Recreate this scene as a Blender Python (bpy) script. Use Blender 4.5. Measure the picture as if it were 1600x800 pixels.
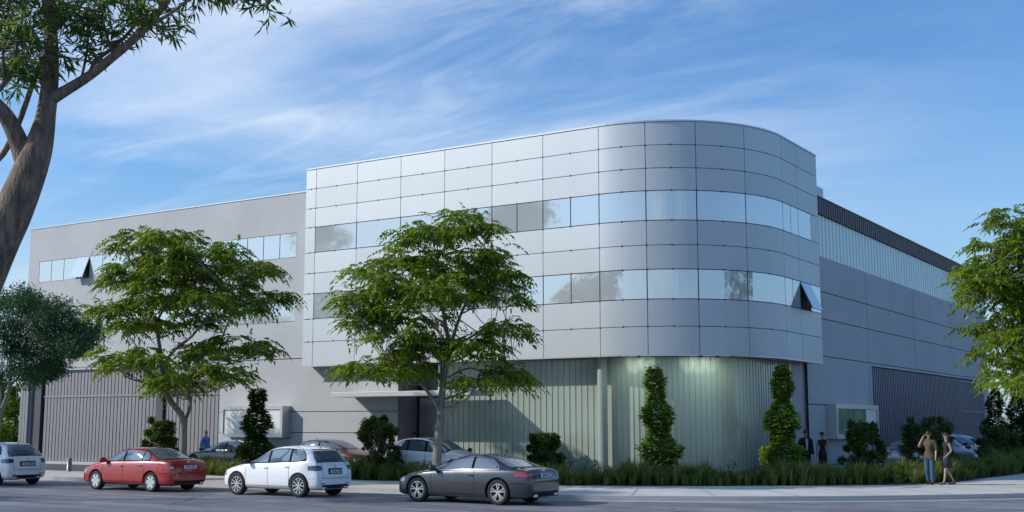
import bpy, bmesh, math, random
import numpy as np
from mathutils import Vector, Matrix
from mathutils.bvhtree import BVHTree
R=math.radians
for o in list(bpy.data.objects): bpy.data.objects.remove(o)
scene=bpy.context.scene
col=scene.collection
# ------------------------------------------------------------------ camera
YAW=R(32.7); PITCH=math.atan(262/1877)
cam=bpy.data.cameras.new('camera'); camo=bpy.data.objects.new('camera',cam); col.objects.link(camo)
cam.sensor_width=36; cam.lens=1877/1600*36; cam.clip_start=.1; cam.clip_end=4000
camo.location=(0,0,2.2); camo.rotation_euler=(math.pi/2+PITCH,0,YAW)
scene.camera=camo
# ------------------------------------------------------------------ light
SUN_EL=R(31); SUN_AZ=R(53)                       # sun to the left of the facade normal
SD=Vector((-math.sin(SUN_AZ)*math.cos(SUN_EL),-math.cos(SUN_AZ)*math.cos(SUN_EL),math.sin(SUN_EL)))
sun=bpy.data.lights.new('sun','SUN'); suno=bpy.data.objects.new('sun',sun); col.objects.link(suno)
sun.energy=3.9; sun.angle=R(.6); sun.color=(1,.93,.84)
suno.rotation_euler=SD.to_track_quat('Z','Y').to_euler(); suno.location=(0,0,40)
w=bpy.data.worlds.new('World'); scene.world=w; w.use_nodes=True
nt=w.node_tree; nt.nodes.clear()
def wn(t,**k):
    n=nt.nodes.new(t)
    for a,b in k.items(): setattr(n,a,b)
    return n
out=wn('ShaderNodeOutputWorld'); bg=wn('ShaderNodeBackground')
sky=wn('ShaderNodeTexSky',sky_type='NISHITA',sun_disc=False,sun_elevation=SUN_EL,sun_rotation=math.atan2(SD.x,SD.y),air_density=1.25,dust_density=.6,ozone_density=2.2)
tc=wn('ShaderNodeTexCoord')
# wispy high cloud: direction projected on a high flat layer, streaked along one axis
sep=wn('ShaderNodeSeparateXYZ'); nt.links.new(tc.outputs['Generated'],sep.inputs[0])
zz=wn('ShaderNodeMath',operation='MAXIMUM'); nt.links.new(sep.outputs[2],zz.inputs[0]); zz.inputs[1].default_value=.03
za=wn('ShaderNodeMath',operation='ADD'); nt.links.new(zz.outputs[0],za.inputs[0]); za.inputs[1].default_value=.16
dx=wn('ShaderNodeMath',operation='DIVIDE'); nt.links.new(sep.outputs[0],dx.inputs[0]); nt.links.new(za.outputs[0],dx.inputs[1])
dy=wn('ShaderNodeMath',operation='DIVIDE'); nt.links.new(sep.outputs[1],dy.inputs[0]); nt.links.new(za.outputs[0],dy.inputs[1])
cmb=wn('ShaderNodeCombineXYZ'); nt.links.new(dx.outputs[0],cmb.inputs[0]); nt.links.new(dy.outputs[0],cmb.inputs[1])
def layer(rot,scl,scale,detail,rough,dist,lo,hi,off=(0,0,0)):
    m=wn('ShaderNodeMapping'); m.inputs['Rotation'].default_value=(0,0,R(rot)); m.inputs['Scale'].default_value=scl; m.inputs['Location'].default_value=off
    nt.links.new(cmb.outputs[0],m.inputs[0])
    n=wn('ShaderNodeTexNoise'); n.inputs['Scale'].default_value=scale; n.inputs['Detail'].default_value=detail
    n.inputs['Roughness'].default_value=rough; n.inputs['Distortion'].default_value=dist
    nt.links.new(m.outputs[0],n.inputs['Vector'])
    r=wn('ShaderNodeMapRange',interpolation_type='SMOOTHSTEP'); r.inputs[1].default_value=lo; r.inputs[2].default_value=hi
    nt.links.new(n.outputs[0],r.inputs[0]); return r.outputs[0]
a=layer(-35,(.8,1.25,1),.70,8,.55,.35,.42,.70,(3.1,.4,0))
b=layer(-55,(.6,1.9,1),2.2,9,.62,.9,.40,.75,(1.3,2.2,0))
c=layer(0,(1,1,1),.55,3,.5,.2,.36,.62,(.3,5.2,0))
def mul(x,y):
    m=wn('ShaderNodeMath',operation='MULTIPLY')
    for i,v in enumerate((x,y)):
        if isinstance(v,(int,float)): m.inputs[i].default_value=v
        else: nt.links.new(v,m.inputs[i])
    return m.outputs[0]
def add(x,y):
    m=wn('ShaderNodeMath',operation='ADD',use_clamp=True)
    for i,v in enumerate((x,y)):
        if isinstance(v,(int,float)): m.inputs[i].default_value=v
        else: nt.links.new(v,m.inputs[i])
    return m.outputs[0]
cl=add(mul(a,.75),mul(mul(b,c),.5))
dt=wn('ShaderNodeVectorMath',operation='DOT_PRODUCT'); nt.links.new(tc.outputs['Generated'],dt.inputs[0]); dt.inputs[1].default_value=(.8415,.5402,0)
cg=wn('ShaderNodeMapRange',interpolation_type='SMOOTHSTEP'); nt.links.new(dt.outputs['Value'],cg.inputs[0]); cg.inputs[1].default_value=.02; cg.inputs[2].default_value=.42; cg.inputs[3].default_value=1.0; cg.inputs[4].default_value=.15
cl=mul(mul(cl,.88),cg.outputs[0])
mx=wn('ShaderNodeMix',data_type='RGBA'); nt.links.new(cl,mx.inputs[0]); 
tint=wn('ShaderNodeMix',data_type='RGBA',blend_type='MULTIPLY'); tint.inputs[0].default_value=1; tint.inputs[7].default_value=(.50,.78,1.12,1)
nt.links.new(sky.outputs[0],tint.inputs[6])
nt.links.new(tint.outputs[2],mx.inputs[6]); mx.inputs[7].default_value=(5.6,6.3,7.3,1)
hz=wn('ShaderNodeMapRange',interpolation_type='SMOOTHSTEP'); nt.links.new(sep.outputs[2],hz.inputs[0]); hz.inputs[1].default_value=.0; hz.inputs[2].default_value=.24; hz.inputs[3].default_value=.75; hz.inputs[4].default_value=0
hm=wn('ShaderNodeMix',data_type='RGBA'); nt.links.new(hz.outputs[0],hm.inputs[0]); nt.links.new(mx.outputs[2],hm.inputs[6]); hm.inputs[7].default_value=(3.6,4.7,5.9,1)
nt.links.new(hm.outputs[2],bg.inputs[0]); bg.inputs[1].default_value=.145
nt.links.new(bg.outputs[0],out.inputs[0])
scene.view_settings.view_transform='Standard'; scene.view_settings.look='None'; scene.view_settings.gamma=1
scene.view_settings.exposure=.02
scene.render.engine='CYCLES'
# ------------------------------------------------------------------ helpers
def tag(o,label=None,cat=None,group=None,kind=None):
    if label: o['label']=label
    if cat: o['category']=cat
    if group: o['group']=group
    if kind: o['kind']=kind
    return o
def empty(name,loc=(0,0,0),rz=0):
    o=bpy.data.objects.new(name,None); o.empty_display_size=.2; col.objects.link(o); o.location=loc; o.rotation_euler=(0,0,rz); return o
def linkmesh(me,name,mats,parent=None,smooth=False):
    o=bpy.data.objects.new(name,me); col.objects.link(o)
    if not isinstance(mats,(list,tuple)): mats=[mats]
    if len(me.materials)==0:
        for m in mats: me.materials.append(m)
    if smooth:
        me.polygons.foreach_set('use_smooth',[True]*len(me.polygons))
    if parent is not None: o.parent=parent
    return o
def copy_tree(o,parent=None):
    c_=o.copy(); col.objects.link(c_); c_.parent=parent
    for ch in list(o.children): copy_tree(ch,c_)
    return c_
class MB:
    def __init__(s): s.v=[]; s.f=[]; s.m=[]
    def add(s,vs,fs,m=0):
        k=len(s.v); s.v.extend([tuple(p) for p in vs]); s.f.extend([tuple(i+k for i in f) for f in fs]); s.m.extend([m]*len(fs)); return s
    def box(s,x0,x1,y0,y1,z0,z1,m=0):
        return s.add([(x0,y0,z0),(x1,y0,z0),(x1,y1,z0),(x0,y1,z0),(x0,y0,z1),(x1,y0,z1),(x1,y1,z1),(x0,y1,z1)],
          [(0,3,2,1),(4,5,6,7),(0,1,5,4),(1,2,6,5),(2,3,7,6),(3,0,4,7)],m)
    def quad(s,a,b,c,d,m=0): return s.add([a,b,c,d],[(0,1,2,3)],m)
    def prism(s,poly,z0,z1,m=0,cap=True):
        n=len(poly); vs=[(p[0],p[1],z0) for p in poly]+[(p[0],p[1],z1) for p in poly]
        fs=[(i,(i+1)%n,(i+1)%n+n,i+n) for i in range(n)]
        if cap: fs+= [tuple(range(n,2*n)),tuple(range(n-1,-1,-1))]
        return s.add(vs,fs,m)
    def strip(s,A,B,m=0):
        n=len(A); return s.add(list(A)+list(B),[(i,i+1,n+i+1,n+i) for i in range(n-1)],m)
    def tube(s,pts,rad,n=8,m=0,caps=True):
        pts=[Vector(p) for p in pts]; 
        if not isinstance(rad,(list,tuple)): rad=[rad]*len(pts)
        vs=[]; prev=None
        for i,p in enumerate(pts):
            t=(pts[min(i+1,len(pts)-1)]-pts[max(i-1,0)]); t=t.normalized() if t.length>1e-9 else Vector((0,0,1))
            if prev is None:
                a=Vector((0,0,1)) if abs(t.z)<.9 else Vector((1,0,0)); u=t.cross(a).normalized()
            else: u=(prev-t*prev.dot(t)).normalized()
            prev=u; v=t.cross(u)
            for k in range(n):
                an=2*math.pi*k/n; vs.append(p+(u*math.cos(an)+v*math.sin(an))*rad[i])
        fs=[(i*n+k,i*n+(k+1)%n,(i+1)*n+(k+1)%n,(i+1)*n+k) for i in range(len(pts)-1) for k in range(n)]
        if caps: fs+=[tuple(range(n-1,-1,-1)),tuple(range((len(pts)-1)*n,len(pts)*n))]
        return s.add(vs,fs,m)
    def lathe(s,prof,n=24,m=0,axis='z',c=(0,0,0)):
        vs=[]
        for r,h in prof:
            for k in range(n):
                a=2*math.pi*k/n; x,y=r*math.cos(a),r*math.sin(a)
                p={'z':(x,y,h),'y':(x,h,y),'x':(h,x,y)}[axis]; vs.append((p[0]+c[0],p[1]+c[1],p[2]+c[2]))
        fs=[(i*n+k,i*n+(k+1)%n,(i+1)*n+(k+1)%n,(i+1)*n+k) for i in range(len(prof)-1) for k in range(n)]
        return s.add(vs,fs,m)
    def mesh(s,name='m'):
        me=bpy.data.meshes.new(name); me.from_pydata(s.v,[],s.f)
        if any(s.m): me.polygons.foreach_set('material_index',s.m)
        me.update(); return me
    def build(s,name,mats,parent=None,smooth=False,bevel=0):
        me=s.mesh(name)
        bm=bmesh.new(); bm.from_mesh(me); bmesh.ops.recalc_face_normals(bm,faces=bm.faces); bm.to_mesh(me); bm.free()
        o=linkmesh(me,name,mats,parent,smooth)
        if bevel:
            md=o.modifiers.new('b','BEVEL'); md.width=bevel; md.segments=2; md.limit_method='ANGLE'
        return o
def arrmesh(name,V,nper,mat,parent=None,cols=None,faces=None):
    """V: (N,4,3) quads -> one mesh"""
    V=np.asarray(V,dtype=np.float32); n=len(V)
    me=bpy.data.meshes.new(name); me.vertices.add(n*4); me.vertices.foreach_set('co',V.reshape(-1))
    me.loops.add(n*4); me.loops.foreach_set('vertex_index',np.arange(n*4,dtype=np.int32))
    me.polygons.add(n); me.polygons.foreach_set('loop_start',np.arange(0,n*4,4,dtype=np.int32)); 
    try: me.polygons.foreach_set('loop_total',np.full(n,4,dtype=np.int32))
    except Exception: pass
    me.update(calc_edges=True); me.validate()
    o=linkmesh(me,name,mat,parent); return o
# ------------------------------------------------------------------ materials
def nodes(m): return m.node_tree.nodes, m.node_tree.links
def mat(name,base,rough=.6,metal=0,spec=.5,var=0,vscale=3,bump=0,bscale=40,coat=0,fine=0,fscale=200,stretch=(1,1,1)):
    m=bpy.data.materials.new(name); m.use_nodes=True; N,L=nodes(m); p=N['Principled BSDF']
    p.inputs['Base Color'].default_value=(*base,1); p.inputs['Roughness'].default_value=rough; p.inputs['Metallic'].default_value=metal
    p.inputs['Specular IOR Level'].default_value=spec; p.inputs['Coat Weight'].default_value=coat; p.inputs['Coat Roughness'].default_value=.03
    if var or bump or fine:
        t=N.new('ShaderNodeTexCoord'); mp=N.new('ShaderNodeMapping'); mp.inputs['Scale'].default_value=stretch; L.new(t.outputs['Object'],mp.inputs[0])
        cur=None
        def darken(sc,amt,det):
            nonlocal cur
            n=N.new('ShaderNodeTexNoise'); n.inputs['Scale'].default_value=sc; n.inputs['Detail'].default_value=det; n.inputs['Roughness'].default_value=.6; L.new(mp.outputs[0],n.inputs['Vector'])
            r=N.new('ShaderNodeMapRange'); r.inputs[1].default_value=.3; r.inputs[2].default_value=.7; r.inputs[3].default_value=1-amt; r.inputs[4].default_value=1+amt; L.new(n.outputs[0],r.inputs[0])
            v=N.new('ShaderNodeVectorMath'); v.operation='SCALE'
            if cur is None: v.inputs[0].default_value=base
            else: L.new(cur,v.inputs[0])
            L.new(r.outputs[0],v.inputs['Scale']); cur=v.outputs[0]
        if var: darken(vscale,var,6)
        if fine: darken(fscale,fine,2)
        if cur is not None: L.new(cur,p.inputs['Base Color'])
        if bump:
            n=N.new('ShaderNodeTexNoise'); n.inputs['Scale'].default_value=bscale; n.inputs['Detail'].default_value=4; L.new(mp.outputs[0],n.inputs['Vector'])
            bp=N.new('ShaderNodeBump'); bp.inputs['Strength'].default_value=bump; bp.inputs['Distance'].default_value=.02; L.new(n.outputs[0],bp.inputs['Height']); L.new(bp.outputs[0],p.inputs['Normal'])
    return m
def leafmat(name,c1,c2,trans=.3,rough=.5,vscale=1.1):
    m=bpy.data.materials.new(name); m.use_nodes=True; N,L=nodes(m); p=N['Principled BSDF']
    t=N.new('ShaderNodeTexCoord'); n=N.new('ShaderNodeTexNoise'); n.inputs['Scale'].default_value=vscale; n.inputs['Detail'].default_value=6; n.inputs['Roughness'].default_value=.75; L.new(t.outputs['Object'],n.inputs['Vector'])
    r=N.new('ShaderNodeMapRange'); r.inputs[1].default_value=.3; r.inputs[2].default_value=.7; L.new(n.outputs[0],r.inputs[0])
    g=N.new('ShaderNodeNewGeometry'); ad=N.new('ShaderNodeMath'); ad.operation='MULTIPLY_ADD'; L.new(g.outputs['Random Per Island'],ad.inputs[0]); ad.inputs[1].default_value=.5; L.new(r.outputs[0],ad.inputs[2])
    sb=N.new('ShaderNodeMath'); sb.operation='SUBTRACT'; sb.use_clamp=True; L.new(ad.outputs[0],sb.inputs[0]); sb.inputs[1].default_value=.25
    x=N.new('ShaderNodeMix'); x.data_type='RGBA'; L.new(sb.outputs[0],x.inputs[0]); x.inputs[6].default_value=(*c1,1); x.inputs[7].default_value=(*c2,1)
    L.new(x.outputs[2],p.inputs['Base Color']); p.inputs['Roughness'].default_value=rough; p.inputs['Specular IOR Level'].default_value=.35
    tr=N.new('ShaderNodeBsdfTranslucent'); 
    br=N.new('ShaderNodeVectorMath'); br.operation='MULTIPLY'; L.new(x.outputs[2],br.inputs[0]); br.inputs[1].default_value=(1.5,1.5,.6); L.new(br.outputs[0],tr.inputs[0])
    ms=N.new('ShaderNodeMixShader'); ms.inputs[0].default_value=trans; L.new(p.outputs[0],ms.inputs[1]); L.new(tr.outputs[0],ms.inputs[2]); L.new(ms.outputs[0],N['Material Output'].inputs[0])
    return m
def glassmat(name,base,rough,metal,spec=.8):
    return mat(name,base,rough,metal,spec)
M={}
M['concrete']=mat('precast_concrete',(.43,.445,.455),.85,var=.08,vscale=.35,fine=.06,fscale=9,bump=.25,bscale=30)
M['joint']=mat('joint_dark',(.02,.02,.022),.9)
M['panel']=mat('aluminium_panel',(.48,.52,.545),.48,.32,.5,var=.03,vscale=.25)
_N,_L=nodes(M['panel']); _p=_N['Principled BSDF']; _src=_p.inputs['Base Color'].links[0].from_socket; _g=_N.new('ShaderNodeNewGeometry'); _r=_N.new('ShaderNodeMapRange'); _r.inputs[3].default_value=.95; _r.inputs[4].default_value=1.04; _L.new(_g.outputs['Random Per Island'],_r.inputs[0]); _v=_N.new('ShaderNodeVectorMath'); _v.operation='SCALE'; _L.new(_src,_v.inputs[0]); _L.new(_r.outputs[0],_v.inputs['Scale']); _L.new(_v.outputs[0],_p.inputs['Base Color'])
M['panel_back']=mat('panel_backing',(.03,.03,.035),.8)
M['glass']=mat('window_glass',(.62,.67,.69),.04,.42,.8)
M['glass_dark']=mat('window_inside',(.015,.016,.02),.3)
M['frame']=mat('window_frame',(.08,.085,.09),.4,.5)
M['zinc']=mat('slatted_metal',(.23,.225,.235),.5,.35,var=.06,vscale=1.2,stretch=(1,1,.1))
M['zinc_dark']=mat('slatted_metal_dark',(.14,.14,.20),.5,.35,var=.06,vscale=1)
M['parapet']=mat('parapet_sheet',(.10,.085,.09),.55,.4)
M['poly']=mat('corrugated_polycarbonate',(.62,.76,.73),.35,0,.5,var=.04,vscale=.3)
M['uglass']=mat('channel_glass',(.36,.42,.36),.2,.1,.7,var=.12,vscale=.5,stretch=(1,1,.15))
M['rib']=mat('channel_rib',(.40,.44,.42),.3,.3)
M['white']=mat('white_sheet',(.72,.72,.70),.5,0,.5,var=.02,vscale=2)
M['silver']=mat('brushed_steel',(.55,.56,.57),.35,.6)
M['greywall']=mat('grey_entrance_panel',(.34,.34,.345),.5,.1,var=.04,vscale=1)
M['dark']=mat('dark_metal',(.03,.03,.035),.45,.3)
M['asphalt']=mat('asphalt',(.175,.18,.20),.7,var=.15,vscale=.22,fine=.18,fscale=30,bump=.25,bscale=60,stretch=(1,1.6,1))
def road_sun_streaks_wear(m):
    N,L=nodes(m); p=N['Principled BSDF']; src=p.inputs['Base Color'].links[0].from_socket; t=N.new('ShaderNodeTexCoord'); cur=src
    for sc,det,lo,hi,a,b in (((.05,.9,1),5,.40,.62,.80,1.22),((.6,.6,1),8,.46,.52,.86,1.05)):  # long streaks of sun through trees painted into the colour, then worn patches
        mp=N.new('ShaderNodeMapping'); mp.inputs['Scale'].default_value=sc; L.new(t.outputs['Object'],mp.inputs[0]); n=N.new('ShaderNodeTexNoise'); n.inputs['Scale'].default_value=1.3; n.inputs['Detail'].default_value=det; n.inputs['Distortion'].default_value=.4; L.new(mp.outputs[0],n.inputs['Vector'])
        r=N.new('ShaderNodeMapRange'); r.inputs[1].default_value=lo; r.inputs[2].default_value=hi; r.inputs[3].default_value=a; r.inputs[4].default_value=b; L.new(n.outputs[0],r.inputs[0])
        v=N.new('ShaderNodeVectorMath'); v.operation='SCALE'; L.new(cur,v.inputs[0]); L.new(r.outputs[0],v.inputs['Scale']); cur=v.outputs[0]
    # cracks: thin dark veins
    vo=N.new('ShaderNodeTexVoronoi'); vo.feature='DISTANCE_TO_EDGE'; vo.inputs['Scale'].default_value=.28; nz=N.new('ShaderNodeTexNoise'); nz.inputs['Scale'].default_value=1.5; nz.inputs['Detail'].default_value=5; L.new(t.outputs['Object'],nz.inputs['Vector'])
    ad=N.new('ShaderNodeVectorMath'); ad.operation='MULTIPLY_ADD'; L.new(nz.outputs['Color'],ad.inputs[0]); ad.inputs[1].default_value=(1.2,1.2,0); L.new(t.outputs['Object'],ad.inputs[2]); L.new(ad.outputs[0],vo.inputs['Vector'])
    r=N.new('ShaderNodeMapRange'); r.inputs[1].default_value=.002; r.inputs[2].default_value=.010; r.inputs[3].default_value=.55; r.inputs[4].default_value=1; L.new(vo.outputs[0],r.inputs[0])
    v=N.new('ShaderNodeVectorMath'); v.operation='SCALE'; L.new(cur,v.inputs[0]); L.new(r.outputs[0],v.inputs['Scale']); L.new(v.outputs[0],p.inputs['Base Color'])
road_sun_streaks_wear(M['asphalt'])
M['lot']=mat('lot_asphalt',(.07,.07,.075),.85,var=.12,vscale=.4,fine=.2,fscale=25)
M['sidewalk']=mat('pavement_concrete',(.50,.50,.48),.8,var=.10,vscale=.5,fine=.08,fscale=30,bump=.1,bscale=40)
M['joint2']=mat('pavement_joint',(.16,.16,.16),.9)
M['kerb']=mat('kerb_stone',(.40,.40,.40),.8,var=.08,vscale=1,fine=.1,fscale=30)
M['gutter']=mat('gutter_concrete',(.36,.36,.37),.8,var=.10,vscale=.8,fine=.1,fscale=30)
M['soil']=mat('soil',(.05,.04,.03),.95,var=.3,vscale=4,bump=.5,bscale=12)
M['ground']=mat('ground_grass',(.06,.07,.035),.95,var=.3,vscale=.2)
M['bark']=mat('grey_bark',(.20,.185,.16),.9,var=.35,vscale=5,bump=.7,bscale=18,stretch=(1,1,.35))
M['bark_fg']=mat('brown_bark',(.16,.12,.09),.9,var=.65,vscale=20,bump=1,bscale=45,stretch=(1,1,.22))
M['leaf_locust']=leafmat('locust_leaf',(.045,.09,.010),(.21,.30,.026),.45)
M['leaf_bush']=leafmat('bush_leaf',(.03,.06,.012),(.10,.16,.03),.3)
M['leaf_column']=leafmat('column_leaf',(.06,.12,.012),(.28,.42,.04),.5)
M['leaf_olive']=leafmat('olive_leaf',(.022,.07,.030),(.05,.125,.05),.2,.7)
M['leaf_fg']=leafmat('willow_leaf',(.035,.08,.022),(.14,.24,.05),.5)
M['grass']=leafmat('ornamental_grass',(.055,.085,.022),(.20,.25,.07),.35,vscale=2.2)
# ------------------------------------------------------------------ setting
def catmull(P,n=10):
    out=[]; P=[P[0]]+list(P)+[P[-1]]
    for i in range(1,len(P)-2):
        p0,p1,p2,p3=[np.array(q,float) for q in P[i-1:i+3]]
        for k in range(n):
            t=k/n; out.append(tuple(.5*((2*p1)+(-p0+p2)*t+(2*p0-5*p1+4*p2-p3)*t*t+(-p0+3*p1-3*p2+p3)*t**3)))
    out.append(tuple(P[-1])); return out
def offs(path,d):
    P=np.array(path,float); T=np.gradient(P,axis=0); T/=np.linalg.norm(T,axis=1)[:,None]; N=np.stack([T[:,1],-T[:,0]],1); return [tuple(p) for p in P+N*d]   # right-hand side = road
KP=[(-150,30.45),(-60,30.45),(-35,30.45),(-22,30.45)]+catmull([(-20,30.45),(-17.3,30.85),(-14.5,32.1),(-12,33.7),(-9.5,35.9),(-6.8,38.9),(-4.6,42.5),(-3.4,47),(-3,53)],6)+[(-3,70),(-3,200)]
mb=MB(); mb.quad((-900,-900,-.02),(900,-900,-.02),(900,1500,-.02),(-900,1500,-.02)); tag(mb.build('ground',M['ground']),kind='structure')
mb=MB(); mb.quad((-150,-40,0),(90,-40,0),(90,200,0),(-150,200,0)); tag(mb.build('road',M['asphalt']),kind='structure')
def flat(poly,z,mat_,name,kind='structure'):
    bm=bmesh.new(); f=bm.faces.new([bm.verts.new((p[0],p[1],z)) for p in poly]); bmesh.ops.triangulate(bm,faces=[f]); bmesh.ops.recalc_face_normals(bm,faces=bm.faces)
    for f in bm.faces:
        if f.normal.z<0: f.normal_flip()
    me=bpy.data.meshes.new(name); bm.to_mesh(me); bm.free(); o=linkmesh(me,name,mat_); tag(o,kind=kind); return o
KI=offs(KP,-.15)
mb=MB(); mb.strip([(p[0],p[1],.15) for p in KP],[(p[0],p[1],.155) for p in KI]); mb.strip([(p[0],p[1],0) for p in KP],[(p[0],p[1],.15) for p in KP])
tag(mb.build('kerb',M['kerb']),kind='structure')
G=offs(KP,.42); G2=offs(KP,.47)
mb=MB(); mb.strip([(p[0],p[1],.004) for p in G],[(p[0],p[1],.012) for p in KP]); tag(mb.build('gutter',M['gutter']),kind='structure')
mb=MB(); mb.strip([(p[0],p[1],.0045) for p in G2],[(p[0],p[1],.0045) for p in G]); tag(mb.build('gutter_joint',M['joint']),kind='structure')
flat(KI+[(-150,200)],.15,M['sidewalk'],'pavement')
mb=MB()
for x in np.arange(-60,-20,2.4): mb.quad((x,30.65,.154),(x+.03,30.65,.154),(x+.03,34.4,.154),(x,34.4,.154))
P_=np.array(KI); seg_=np.linalg.norm(np.diff(P_,axis=0),axis=1); cum_=np.concatenate([[0],np.cumsum(seg_)]); s0=cum_[3]
for s_ in np.arange(s0+1.2,s0+34,2.4):
    k_=int(np.searchsorted(cum_,s_))-1; t_=(P_[k_+1]-P_[k_])/seg_[k_]; c_=P_[k_]+t_*(s_-cum_[k_]); n_=np.array([-t_[1],t_[0]]); q_=[c_-t_*.015,c_+t_*.015,c_+t_*.015+n_*3.6,c_-t_*.015+n_*3.6]; mb.quad(*[(v[0],v[1],.154) for v in q_])
tag(mb.build('pavement_joints',M['joint2']),kind='structure')
# planting bed outline (front edge) and its back edge
BF=[(-41.2,34.45),(-30,34.6),(-25,34.9)]+catmull([(-22.5,35.1),(-20.3,35.5),(-17.25,37.1),(-14.1,39.4),(-11.3,41.9),(-10.2,44.6),(-9.9,49)],6)+[(-9.3,56),(-9.3,90)]
BB=offs(BF,-1.75)
LOT=offs(BF,-1.9)
flat([(-66,34.45),(-41.4,34.45)]+LOT+[(-9.3,92),(-66,92)],.154,M['lot'],'parking_lot')
flat(BF+BB[::-1],.17,M['soil'],'planting_bed')
flat([(-150,36),(-66.2,36),(-66.2,92.2),(-9.3,92.2),(-9,200),(-150,200)],.158,M['ground'],'lawn')
# ------------------------------------------------------------------ office building
K=1.18
def zs(z): return 2.2+(z-2.2)*K
bld=empty('office_building',(-30,40,0))
tag(bld,'large grey industrial office building with curved silver panelled corner','building')
BO=Vector((-30,40,0))
def part(mb,name,mt,parent=bld,smooth=False,bevel=0):
    if parent is bld: mb.v=[(v[0]-BO.x,v[1]-BO.y,v[2]) for v in mb.v]
    elif getattr(parent,'type','')=='MESH' and parent.parent is bld: mb.v=[(v[0]-BO.x,v[1]-BO.y,v[2]) for v in mb.v]
    return mb.build(name,mt,parent,smooth,bevel)
def facade(mb,Pf,u0,u1,z0,z1,holes,depth=.12,joints=(),jd=.035,mb_j=None):
    """Pf(u,d,z) -> point; rectangles of holes (a,b,c,d[,depth]) left open with reveals; joints are thin grooves."""
    allh=[h[:4] for h in holes]+list(joints)
    us=sorted({u0,u1}|{min(max(h[i],u0),u1) for h in allh for i in (0,1)}); zv=sorted({z0,z1}|{min(max(h[i],z0),z1) for h in allh for i in (2,3)})
    for i in range(len(us)-1):
        for j in range(len(zv)-1):
            cu,cz=(us[i]+us[i+1])/2,(zv[j]+zv[j+1])/2
            if any(h[0]<cu<h[1] and h[2]<cz<h[3] for h in allh): continue
            mb.quad(Pf(us[i],0,zv[j]),Pf(us[i+1],0,zv[j]),Pf(us[i+1],0,zv[j+1]),Pf(us[i],0,zv[j+1]))
    for h in holes:
        d=h[4] if len(h)>4 else depth; a,b,c_,e=h[:4]
        for q in (((a,c_),(b,c_)),((b,c_),(b,e)),((b,e),(a,e)),((a,e),(a,c_))):
            mb.quad(Pf(q[0][0],0,q[0][1]),Pf(q[1][0],0,q[1][1]),Pf(q[1][0],d,q[1][1]),Pf(q[0][0],d,q[0][1]))
    for h in joints:
        a,b,c_,e=h[:4]; mb_j.quad(Pf(a,jd,c_),Pf(b,jd,c_),Pf(b,jd,e),Pf(a,jd,e))
# --- left wing
WX0,WX1,WY=-56.65,-36.0,40.0; WT=12.6
PL=lambda u,d,z:(u,WY+d,z)
jw=.018
mbw=MB(); mj=MB()
win_rows=[(9.66,10.79,-55.75,-37.28),(6.74,7.76,-55.75,-37.28)]
NP=18
garage=(-56.65,-41.84,.15,5.06)
holes=[(a,b,z0,z1) for (z0,z1,a,b) in win_rows]
gholes=[(-55.9,-41.84,.15,5.06,.45)]
J=[(-41.84,-31.0,5.06,5.06+.035),(-41.84,-31.0,2.71,2.74),(-41.84,-31.0,1.80,1.83)]
facade(mbw,PL,WX0,-31.35,.1,WT,holes+gholes,.1,J,.035,mj)
# returns and roof of the wing
mbw.quad((WX0,WY,.1),(WX0,62,.1),(WX0,62,WT),(WX0,WY,WT)); mbw.quad((WX0,WY,WT),(WX1,WY,WT),(WX1,62,WT),(WX0,62,WT))
mbw.quad((WX0,62,.1),(WX1,62,.1),(WX1,62,WT),(WX0,62,WT))
part(mbw,'wing_wall',M['concrete'])
mc=MB(); mc.box(WX0-.03,WX1,WY-.03,WY+.3,WT,WT+.05); part(mc,'coping',M['silver'])
mg=MB()
def pane(mbx,Pf,a,b,z0,z1,d,g=.012): mbx.quad(Pf(a+g,d,z0+g),Pf(b-g,d,z0+g),Pf(b-g,d,z1-g),Pf(a+g,d,z1-g))
def window(Pf,a,b,z0,z1,d=.03,open_=0,seg=1,lab=None):
    """frame part with its glass as sub-part; open_ pushes the bottom outwards"""
    f=MB(); g=.012; w_=.035
    outd=-open_
    def P(u,dd,z):
        t=(z1-z)/(z1-z0); return Pf(u,dd+outd*t,z)
    us=[a+(b-a)*i/seg for i in range(seg+1)]
    for i in range(seg):
        u0,u1=us[i],us[i+1]
        f.quad(P(u0,d,z0+g),P(u1,d,z0+g),P(u1,d,z0+w_),P(u0,d,z0+w_)); f.quad(P(u0,d,z1-w_),P(u1,d,z1-w_),P(u1,d,z1-g),P(u0,d,z1-g))
    f.quad(P(a+g,d,z0+w_),P(a+w_,d,z0+w_),P(a+w_,d,z1-w_),P(a+g,d,z1-w_)); f.quad(P(b-w_,d,z0+w_),P(b-g,d,z0+w_),P(b-g,d,z1-w_),P(b-w_,d,z1-w_))
    if open_:
        f.quad(P(a+g,d+.05,z0+g),P(b-g,d+.05,z0+g),P(b-g,d+.05,z1-g),P(a+g,d+.05,z1-g))
        f.quad(P(b-g,d,z0+g),P(b-g,d+.05,z0+g),P(b-g,d+.05,z1-g),P(b-g,d,z1-g)); f.quad(P(a+g,d,z0+g),P(a+g,d+.05,z0+g),P(a+g,d+.05,z1-g),P(a+g,d,z1-g))
        f.quad(P(a+g,d,z0+g),P(b-g,d,z0+g),P(b-g,d+.05,z0+g),P(a+g,d+.05,z0+g))
    fo=part(f,'window',M['frame'])
    if lab: fo['label']=lab
    p=MB()
    for i in range(seg):
        u0=us[i]+(.02 if i==0 else 0); u1=us[i+1]-(.02 if i==seg-1 else 0)
        p.quad(P(u0,d-.008,z0+.02),P(u1,d-.008,z0+.02),P(u1,d-.008,z1-.02),P(u0,d-.008,z1-.02))
    part(p,'pane',M['glass'],fo,smooth=seg>1)
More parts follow.
